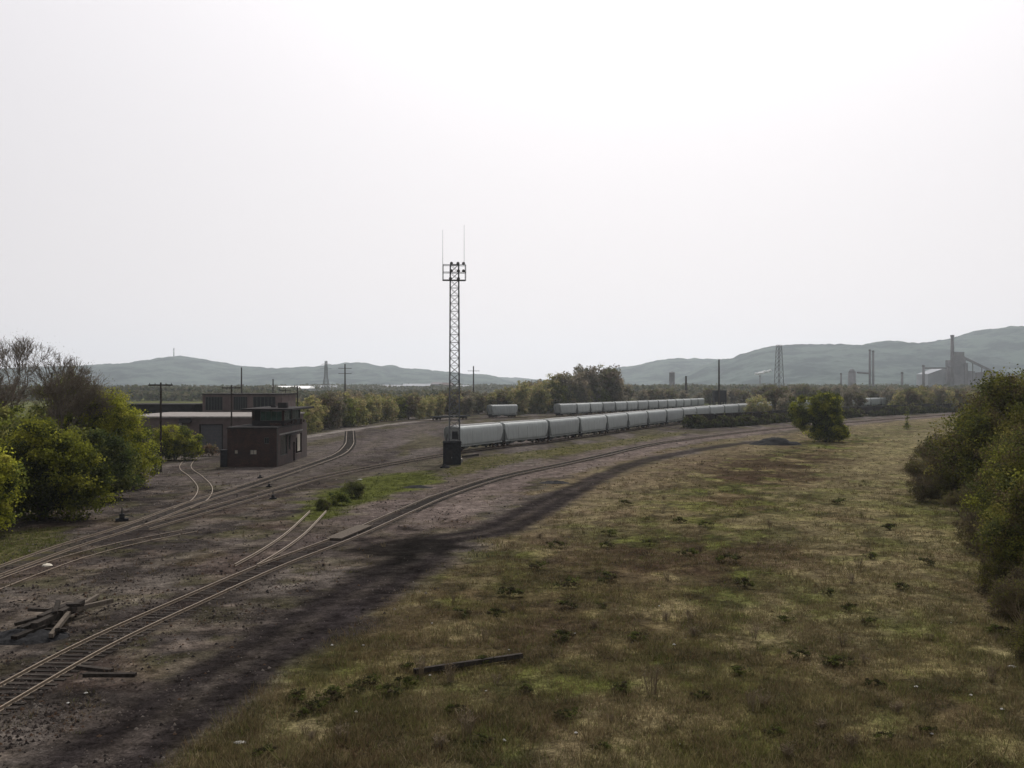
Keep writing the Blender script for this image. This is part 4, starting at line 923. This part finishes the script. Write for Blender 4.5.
beam((463,458.5),(478,456.5),.3,.3,.35,M['tie'],'loose_timber','dark timber lying right of the floodlight mast footing')
o = tag(link('scrap_lump', lump(16, .4, M['white'], 'scrap_lump', .8)), 'white lump beside the floodlight mast footing', 'debris'); p = G(459, 457); o.location = (p[0], p[1], 0)

# ------------------------------------------------------------------ buildings
def wall_open(mb, x0, x1, z0, z1, th, ops, y=0):
    """wall in local XZ with rectangular openings (a0,a1,b0,b1), thickness th from y"""
    xs = sorted(set([x0, x1]+[o[0] for o in ops]+[o[1] for o in ops]))
    for a, b in zip(xs[:-1], xs[1:]):
        cuts = sorted([(o[2], o[3]) for o in ops if o[0] <= a+1e-6 and o[1] >= b-1e-6]); z = z0
        for c, d in cuts:
            if c > z+1e-6: mb.b2(a, b, y, y+th, z, c)
            z = d
        if z < z1-1e-6: mb.b2(a, b, y, y+th, z, z1)
def rot_build(mb, name, m, parent, loc, rz):
    o = mb.build(name, m, parent); o.location = loc; o.rotation_euler[2] = rz; return o
bt_ = empty('control_tower', (-41.7, 150, 0), 0, 'derelict dark brick yard tower with glazed upper cabin and overhanging flat roof', 'yard tower'); KIDS[bt_.name] = []
W, D_, Hh = 7.2, 22.0, 5.6
mb = MB(); wall_open(mb, 0, W, 0, Hh, .3, [(1.0,1.55,1.9,2.5),(3.3,4.3,1.8,2.5),(5.4,6.1,3.4,4.3)]); mb.build('front_wall', M['brick'], bt_)
mb = MB(); wall_open(mb, 0, D_, 0, Hh-.0, .3, [(2.4,7.0,1.4,4.4),(8.0,9.2,2.0,4.2),(11.0,12.4,0,3.0),(13.2,17.8,1.0,4.2)]); rot_build(mb, 'side_wall', M['brick'], bt_, (W, .3, 0), math.pi/2)
# (rotated wall: local +X runs along +Y, thickness runs towards -X)
MB().b2(0, .3, .3, D_, 0, Hh).build('side_wall', M['brick'], bt_)
MB().b2(.3, W-.3, D_-.3, D_, 0, 3.2).build('back_wall', M['brick'], bt_)
MB().b2(-.1, W+.1, -.1, 12.0, Hh, Hh+.22).build('parapet', M['darkwall'], bt_)
MB().b2(.35, W-.35, 12.0, D_-.35, Hh-.6, Hh-.4).build('roof', M['darkwall'], bt_)
MB().b2(W-.02, W+.08, 1.8, 18.5, 4.55, 4.75).build('lintel', M['concrete'], bt_)
MB().b2(.3, W-.3, 9.9, 10.1, 0, Hh-.1).build('partition', M['darkwall'], bt_)
def window(parent, x0, x1, z0, z1, y, m, side=False, bars=3):
    """window in plane y (front) or plane x (side)"""
    f = MB(); g = MB()
    B = (lambda a0, a1, d0, d1, c0, c1: f.b2(a0, a1, y+d0, y+d1, c0, c1)) if not side else (lambda a0, a1, d0, d1, c0, c1: f.b2(y-d1, y-d0, a0, a1, c0, c1))
    t = .07
    B(x0, x1, .08, .16, z0, z0+t); B(x0, x1, .08, .16, z1-t, z1); B(x0, x0+t, .08, .16, z0+t, z1-t); B(x1-t, x1, .08, .16, z0+t, z1-t)
    for k in range(1, bars+1):
        xx = x0+(x1-x0)*k/(bars+1); B(xx-t/2, xx+t/2, .09, .15, z0+t, z1-t)
    fr = f.build('window', M['frame'], parent)
    if side: g.b2(y-.13, y-.12, x0+t, x1-t, z0+t, z1-t)
    else: g.b2(x0+t, x1-t, y+.12, y+.13, z0+t, z1-t)
    g.build('pane', m, fr)
window(bt_, 1.0, 1.55, 1.9, 2.5, .05, M['pale'], bars=0)
window(bt_, 3.3, 4.3, 1.8, 2.5, .05, M['pale'], bars=1)
window(bt_, 5.4, 6.1, 3.4, 4.3, .05, M['darkglass'], bars=1)
window(bt_, 2.7, 7.3, 1.4, 4.4, W, M['darkglass'], True, 4)
window(bt_, 8.3, 9.5, 2.0, 4.2, W, M['darkglass'], True, 1)
dd = MB().b2(W-.2, W-.14, 15.4, 17.4, 1.3, 4.0).build('bright_opening_panel', M['pale'], bt_)  # added pale panel standing in for the bright view through the opening
MB().b2(W-.25, W-.19, 11.35, 12.65, 0, 2.9).build('door', M['darkwall'], bt_)
# upper cabin
ux0, ux1, uy0, uy1, uz = 2.2, 7.1, 5.5, 17.5, Hh+.22
MB().b2(ux0, ux1, uy0, uy1, uz-.5, uz+.75).build('cabin_wall', M['darkwall'], bt_)
zt = 8.15
for (a, b) in ((ux0, uy0), (ux1-.35, uy0), (ux0, uy1-.35), (ux1-.35, uy1-.35), (ux1-.3, uy0+5.2), (ux0+.0, uy0+5.2)):
    MB().b2(a, a+.35, b, b+.35, uz+.75, zt).build('pillar', M['brick'], bt_)
MB().b2(ux0, ux0+1.2, uy0+.4, uy0+.7, uz+.75, zt).build('pillar', M['darkwall'], bt_)
window(bt_, ux0+1.25, ux1-.35, uz+.75, zt-.12, uy0+.05, M['tealglass'], bars=3)
window(bt_, uy0+.35, uy0+5.2, uz+.75, zt-.12, ux1, M['tealglass'], True, 3)
window(bt_, uy0+5.5, uy1-.35, uz+.75, zt-.12, ux1, M['tealglass'], True, 3)
window(bt_, uy0+.35, uy1-.35, uz+.75, zt-.12, ux0+.3, M['tealglass'], True, 5)
MB().b2(ux0-1.4, ux1+1.5, uy0-1.1, uy1+4.0, zt, zt+.28).build('roof', M['darkwall'], bt_)
MB().b2(ux0+3, ux0+4.4, uy0+4, uy0+5.2, zt+.28, zt+1.1).b2(ux0+1.2, ux0+1.9, uy0+7, uy0+8, zt+.28, zt+.8).build('vent', M['darkwall'], bt_)
MB().b2(-.95, 0, -.3, 1.2, .0, 2.5).build('lean_to', M['hut'], bt_)
rub = MB(); rq = np.random.default_rng(9)
for k in range(46):
    rub.box((ux1-.2+rq.normal()*.5-.5, 2.5+rq.random()*15, Hh+.25+abs(rq.normal())*.28), (.3+.9*rq.random(), .2+.8*rq.random(), .1+.35*rq.random()), M=Matrix.Rotation(rq.random()*3, 4, 'Z') @ Matrix.Rotation(rq.normal()*.4, 4, 'X'))
rub.build('roof_debris', M['brick'], bt_)
for yy, hh_ in ((18.0, .5), (19.2, -.1), (20.4, .35)): MB().b2(W-.3, W, yy, yy+1.0, Hh, Hh+.35+hh_).build('broken_parapet', M['brick'], bt_)
MB().tube((W+.06, .25, 0), (W+.06, .25, Hh), .06, n=6).build('drainpipe', M['frame'], bt_)
tag(MB().b2(W+.02, W+.02+1.0, 5.5, 12, 5.0-.6, 5.0-.5).build('canopy', M['darkwall'], bt_))

wh = empty('warehouse', (-72, 186, 0), 0, 'long low warehouse with pale flat roof and grey garage door behind the brick tower', 'warehouse'); KIDS[wh.name] = []
mb = MB(); wall_open(mb, 0, 28, 0, 6.0, .3, [(15.4,19.3,0,4.7)]); mb.build('front_wall', M['stucco'], wh)
MB().b2(0, .3, .3, 30, 0, 6.0).b2(27.7, 28, .3, 30, 0, 6.0).b2(.3, 27.7, 29.7, 30, 0, 6.0).build('wall', M['stucco'], wh)
MB().b2(-.3, 28.3, -.3, 30.3, 6.0, 6.3).build('roof', M['roof'], wh)
gd = MB()
for k in range(8): gd.b2(15.45, 19.25, .12, .2, .02+k*.585, .02+k*.585+.56)
gd.build('garage_door', M['door'], wh)
MB().b2(15.2, 15.4, -.04, .1, 0, 4.9).b2(19.3, 19.5, -.04, .1, 0, 4.9).b2(15.4, 19.3, -.04, .1, 4.7, 4.9).build('door_frame', M['darkwall'], wh)
MB().loft([[(11.6,-.9,5.2),(13.8,-.9,5.2),(13.8,-.02,5.2),(11.6,-.02,5.2)],[(11.6,-.02,5.95),(13.8,-.02,5.95),(13.8,-.01,5.96),(11.6,-.01,5.96)]]).build('awning', M['darkwall'], wh)
MB().tube((11.8,-.2,4.9), (11.8,-.05,4.9), .25, n=10).build('wall_lamp', M['white'], wh)
MB().b2(22.5, 22.6, -.05, 0, 2.2, 3.4).b2(23.9, 24.0, -.05, 0, 2.2, 3.4).b2(22.6, 23.9, -.05, 0, 3.3, 3.4).b2(22.6, 23.9, -.05, 0, 2.2, 2.3).build('window', M['frame'], wh)

ub = empty('monitor_building', (-66.2, 219, 0), 0, 'taller flat-roofed block with three wide dark windows rising behind the pale warehouse roof', 'building'); KIDS[ub.name] = []
ops = [(.6,4.3,6.6,9.5),(6.6,9.6,6.6,9.5),(10.8,15.6,6.6,9.5)]
mb = MB(); wall_open(mb, 0, 17, 0, 9.9, .3, ops); mb.build('front_wall', M['stucco'], ub)
MB().b2(0, .3, .3, 14, 0, 9.9).b2(16.7, 17, .3, 14, 0, 9.9).b2(.3, 16.7, 13.7, 14, 0, 9.9).build('wall', M['stucco'], ub)
MB().b2(-.2, 17.2, -.2, 14.2, 9.9, 10.15).build('roof', M['darkwall'], ub)
for a, b, c, d in ops: window(ub, a, b, c, d, .05, M['darkglass'], bars=5)
lb_ = empty('low_annex', (-84, 222, 0), 0, 'dark low flat-roofed annex left of the taller block, behind the nearest utility pole', 'building'); KIDS[lb_.name] = []
MB().b2(0, 15, 0, 12, 0, 7.6).build('wall', M['darkwall'], lb_); MB().b2(-.2, 15.2, -.2, 12.2, 7.6, 7.85).build('roof', M['darkwall'], lb_)
for k in range(4): MB().b2(1+k*3.5, 3.2+k*3.5, -.04, 0, 5, 6.6).build('window', M['darkglass'], lb_)

# ------------------------------------------------------------------ utility poles and pylons
def pole(px, top, Y, arms, label, r=.16, group=None, aw=1.6, offs=0):
    x, zt = XZ(px, top, Y); e = empty('utility_pole', (x, Y, 0), .15, label, 'utility pole', group); KIDS[e.name] = []
    MB().tube((0,0,-.1), (0,0,zt), r, r*.7, 8).build('post', M['pole'], e)
    for dz in arms:
        MB().box((0,-r,zt-dz), (aw*2,.18,.20)).build('crossarm', M['pole'], e)
        for k in (-.9, -.45, .45, .9): MB().tube((k*aw, -r, zt-dz+.07), (k*aw, -r, zt-dz+.3), .05, .04, 5).build('insulator', M['pole'], e)
    return e
pole(160.8, 382.5, 141, [.35], 'nearest dark wooden utility pole with one crossarm, beside the lime bush', .17)
pole(231.5, 385, 176, [.5], 'wooden utility pole with one crossarm in front of the warehouse, behind the brick tower', .16)
pole(241.5, 367.5, 420, [], 'tall thin bare pole rising behind the taller flat-roofed block', .35)
pole(273, 379, 400, [], 'short thin pole behind the right end of the taller flat-roofed block', .3)
pole(285.5, 389, 300, [.5], 'faint short pole just left of the pole at the tower roof edge', .16)
pole(297.5, 386, 215, [], 'wooden pole rising past the right roof edge of the brick tower', .17)
pole(345, 364, 470, [2.0, 4.4], 'tall distant pole with two crossarms, right of the faint pylon on the left', .4, aw=3)
pole(473.5, 366, 520, [2.5], 'tall distant pole with one wide crossarm, right of the floodlight mast', .4, aw=3)
pole(719, 359.5, 430, [], 'tall dark pole standing by the dark bin among the freight cars', .45)
pole(686, 376, 700, [], 'stubby dark post above the far cars, left of the tall pole', .9)
def pylon(px, top, Y, w0, w1, label, arms=(), r=.25):
    x, zt = XZ(px, top, Y); e = empty('pylon', (x, Y, 0), .5, label, 'pylon'); KIDS[e.name] = []
    lg = MB(); br = MB(); zm = zt*.55; wm_ = w1*1.5
    lattice_parts(lg, br, 0, zm, w0, wm_, 5, r, r*.5); lattice_parts(lg, br, zm, zt, wm_, w1, 6, r, r*.5)
    lg.build('legs', M['steel'], e); br.build('bracing', M['steel'], e)
    for dz, aw in arms:
        a = MB()
        for s in (-1, 1): a.tube((0,0,zt-dz), (s*aw,0,zt-dz), r*.8, r*.4, 5).tube((0,0,zt-dz+1.8), (s*aw,0,zt-dz), r*.5, r*.3, 4)
        a.build('crossarm', M['steel'], e)
pylon(779, 345, 900, 6.6, 3.2, 'large lattice pylon rising to the skyline above the round tree', r=.28)
pylon(326, 361, 1200, 9, 2, 'faint lattice pylon left of the tall pole with two crossarms', ((4, 6), (9, 7)), r=.3)
pylon(173.8, 348, 5080, 10, 3, 'tiny mast on the summit of the left hill', r=.7)

# ------------------------------------------------------------------ steelworks and far town
def at(px, py, Y): x, z = XZ(px, py, Y); return x, z
Yp = 1700
def fbox(mb, x0, x1, y0, y1, Y, depth, zb=0):   # a block spanning picture columns x0..x1 whose top is at row y0
    a, zt = at(x0, y0, Y); b, _ = at(x1, y0, Y); zbm = at(x0, y1, Y)[1] if y1 else zb
    mb.b2(a, b, Y, Y+depth, max(zbm, 0), zt)
def P_(name, label, cat, build):
    e = empty(name, (0,0,0), 0, label, cat); KIDS[e.name] = []; build(e); return e
def chimney(px, top, Y, w, label):
    x, zt = at(px, top, Y); r = w/F*Y/2
    e = empty('chimney', (x, Y, 0), 0, label, 'chimney'); KIDS[e.name] = []
    MB().tube((0,0,0), (0,0,zt), r*1.25, r, 14).build('shaft', M['brickc'], e, True); MB().tube((0,0,zt-3), (0,0,zt), r*1.2, r*1.2, 14).build('rim', M['brickc'], e)
chimney(952.3, 335, Yp, 3.2, 'tallest brick chimney, beside the blocky furnace house on the right')
chimney(869.8, 349.5, Yp, 2.0, 'left of the twin thin stacks standing close together')
chimney(873.2, 350.5, Yp, 2.0, 'right of the twin thin stacks standing close together')
chimney(923.5, 365, Yp-60, 2.4, 'short stack left of the steelworks sheds')
chimney(948.6, 366, Yp-100, 3.0, 'short dark stack in front of the tallest chimney')
chimney(902, 372, Yp-60, 2.2, 'low reddish stack midway between the twin stacks and the sheds')
chimney(841, 373, Yp-100, 1.6, 'thin stack left of the small round tower')
chimney(760, 375.5, 2200, 1.6, 'small far chimney trailing white steam left of the pylon')
def furnace(e):
    m = MB(); fbox(m, 955, 964.5, 352, 360, Yp, 14); m.build('top_house', M['plant'], e)
    m = MB(); x0, z0 = at(951, 385, Yp)
    for a, b in ((951.5, 358), (967.5, 362)): pass
    m = MB(); fbox(m, 951, 966, 360, None, Yp+2, 22); m.build('tower', M['plant'], e)
    m = MB(); fbox(m, 964.6, 968, 363, None, Yp, 10); m.build('stair_tower', M['brickc'], e)
    m = MB(); a = at(965, 357.5, Yp); b = at(1001, 375, Yp); m.tube((a[0],Yp+5,a[1]), (b[0],Yp+5,b[1]), 2.6, 2.6, 4); m.build('conveyor', M['plant'], e)
    m = MB()
    for px in (974, 983, 992):
        z = np.interp(px, [965, 1001], [357.5, 375]); x, zz_ = at(px, z, Yp); m.tube((x,Yp+5,0), (x,Yp+5,zz_), .9, n=5)
    m.build('trestle', M['brickc'], e)
P_('furnace_house', 'blocky furnace tower with long sloping conveyor beside the tallest chimney', 'furnace', furnace)
def sheds(e):
    m = MB(); x0, zt = at(928, 371, Yp+30); x1, _ = at(949.5, 371, Yp+30)
    m.loft([[(x0,Yp+30,0),(x1,Yp+30,0),(x1,Yp+30,zt),((x0*.3+x1*.7),Yp+30,zt+4),(x0,Yp+30,zt-5)],[(x0,Yp+80,0),(x1,Yp+80,0),(x1,Yp+80,zt),((x0*.3+x1*.7),Yp+80,zt+4),(x0,Yp+80,zt-5)]]); m.build('hall', M['town'], e)
    m = MB(); fbox(m, 926, 951, 367.3, 368.8, Yp+10, 5); m.build('pipe_bridge', M['brickc'], e)
P_('steelworks_hall', 'grey works hall under a pipe bridge left of the tallest chimney', 'industrial building', sheds)
def right_sheds(e):
    for a, b, t, d in ((966,975,371,30),(976,986,373,26),(987,1003,372,40),(1003,1040,375,50)):
        m = MB(); fbox(m, a, b, t, None, Yp+20, d); m.build('shed', M['plant'] if a != 987 else M['brickc'], e)
    m = MB(); fbox(m, 984, 990, 381, None, Yp-60, 12); m.build('white_hut', M['whiteroof'], e)
P_('works_sheds', 'cluster of dark works sheds under the sloping conveyor at the right', 'industrial building', right_sheds)
def small_tower(e):
    x, zt = at(852, 369, Yp); m = MB().tube((x,Yp,0), (x,Yp,zt-6), 6.5, 6.5, 14).tube((x,Yp,zt-6), (x,Yp,zt), 6.5, 3, 14); m.build('tank', M['plant'], e, True)
    m = MB(); a = at(857, 372.5, Yp); b = at(871, 373.5, Yp); m.tube((a[0],Yp,a[1]), (b[0],Yp,b[1]), 1.6, n=6); m.build('gas_pipe', M['brickc'], e)
P_('stove_tower', 'domed stove tower joined by a level pipe to the twin stacks', 'industrial tower', small_tower)
def silo(e):
    x, zt = at(672, 372.5, 1500); MB().tube((x,1500,10), (x,1500,zt), 4.2, 4.2, 14).tube((x,1500,zt), (x,1500,zt+1.5), 4.2, 1, 14).build('tank', M['plant'], e)
    m = MB()
    for k in range(6): a = k*math.pi/3; m.tube((x+3.6*math.cos(a),1500+3.6*math.sin(a),0), (x+3.6*math.cos(a),1500+3.6*math.sin(a),10), .4, n=5)
    m.build('legs', M['brickc'], e)
P_('silo', 'dark blocky silo on the plain above the short freight cars', 'silo', silo)
def bin_(e):
    Y_ = 470; x0, zt = at(714.5, 391, Y_); x1, _ = at(726.5, 391, Y_)
    MB().b2(x0, x1, Y_, Y_+5, 4.2, zt).build('hopper_box', M['hut'], e)
    m = MB()
    for a in (x0+.3, (x0+x1)/2, x1-.3):
        for b in (.3, 4.7): m.box((a, Y_+b, 2.1), (.35,.35,4.2))
    m.build('legs', M['hut'], e); MB().b2(x0-.2, x1+.2, Y_-.2, Y_+5.2, zt, zt+.3).build('roof', M['hut'], e)
P_('loading_bin', 'dark loading bin on legs among the freight cars at the tall pole', 'loading bin', bin_)
# steam plume
def plume():
    r = np.random.default_rng(4); mb = MB(); x0, z0 = at(757, 375, 2200)
    for k in range(26):
        t = k/25; c = Vector((x0+t*28+r.normal()*1.2, 2200+r.normal()*2, z0+2+t*8+r.normal()*.8)); s = 2.6+1.2*r.random()-1.2*t
        n = 8; rings = [[tuple(c+Vector((math.cos(j/n*6.283)*math.sin(ph)*s*1.5, math.sin(j/n*6.283)*math.sin(ph)*s, math.cos(ph)*s*.7))) for j in range(n)] for ph in (.3, .8, 1.5, 2.2, 2.8)]
        mb.loft(rings)
    tag(mb.build('steam', M['steam'], None, True), 'white steam drifting right from the small far chimney', 'steam', None, 'stuff')
plume()
# town on the plain, far left
tn = [(268,308,387.0,1400,M['whiteroof'],'bright white-roofed long shed on the plain behind the brick tower'),
      (310,335,386.5,1500,M['town'],'pale long shed just right of the bright white roof'),(338,372,387.5,1650,M['town'],'low pale factory below the twin hump of the left hills'),
      (378,400,385.6,1700,M['town'],'pale factory block midway to the floodlight mast'),(402,430,384.6,1650,M['town'],'long grey factory just left of the floodlight mast'),
      (431,441,383,1600,M['plant'],'darker upright block close left of the floodlight mast'),(442,452,383.5,1600,M['stucco'],'pinkish block seen through the floodlight mast'),(456,476,386,1750,M['town'],'pale low shed right of the floodlight mast'),(215,262,391,1300,M['town'],'low grey shed on the plain behind the taller flat-roofed block')]
for x0, x1, tp, Y_, m_, lb in tn:
    e = empty('distant_building', (0,0,0), 0, lb, 'building'); KIDS[e.name] = []
    a, zt = at(x0, tp, Y_); b, _ = at(x1, tp, Y_)
    MB().b2(a, b, Y_, Y_+55, 0, zt-2).build('wall', M['town'] if m_ is M['whiteroof'] else m_, e)
    MB().loft([[(a-1,Y_-1,zt-2),(b+1,Y_-1,zt-2),(b+1,Y_+56,zt-2),(a-1,Y_+56,zt-2)],[(a,Y_+24,zt+1.5),(b,Y_+24,zt+1.5),(b,Y_+30,zt+1.5),(a,Y_+30,zt+1.5)]]).build('roof', m_, e)

# ------------------------------------------------------------------ haze
hzb = MB().b2(-8500, 8500, -2600, 8200, -8, 330).build('haze', M['steam'])
hm = bpy.data.materials.new('haze'); hm.use_nodes = True; t = hm.node_tree
for x in list(t.nodes): t.nodes.remove(x)
o = t.nodes.new('ShaderNodeOutputMaterial'); v = t.nodes.new('ShaderNodeVolumePrincipled'); v.inputs['Color'].default_value = (.86,.94,1.0,1)
v.inputs['Density'].default_value = .92e-4; v.inputs['Anisotropy'].default_value = .5
t.links.new(v.outputs[0], o.inputs['Volume']); hzb.data.materials.clear(); hzb.data.materials.append(hm); tag(hzb, kind='stuff')
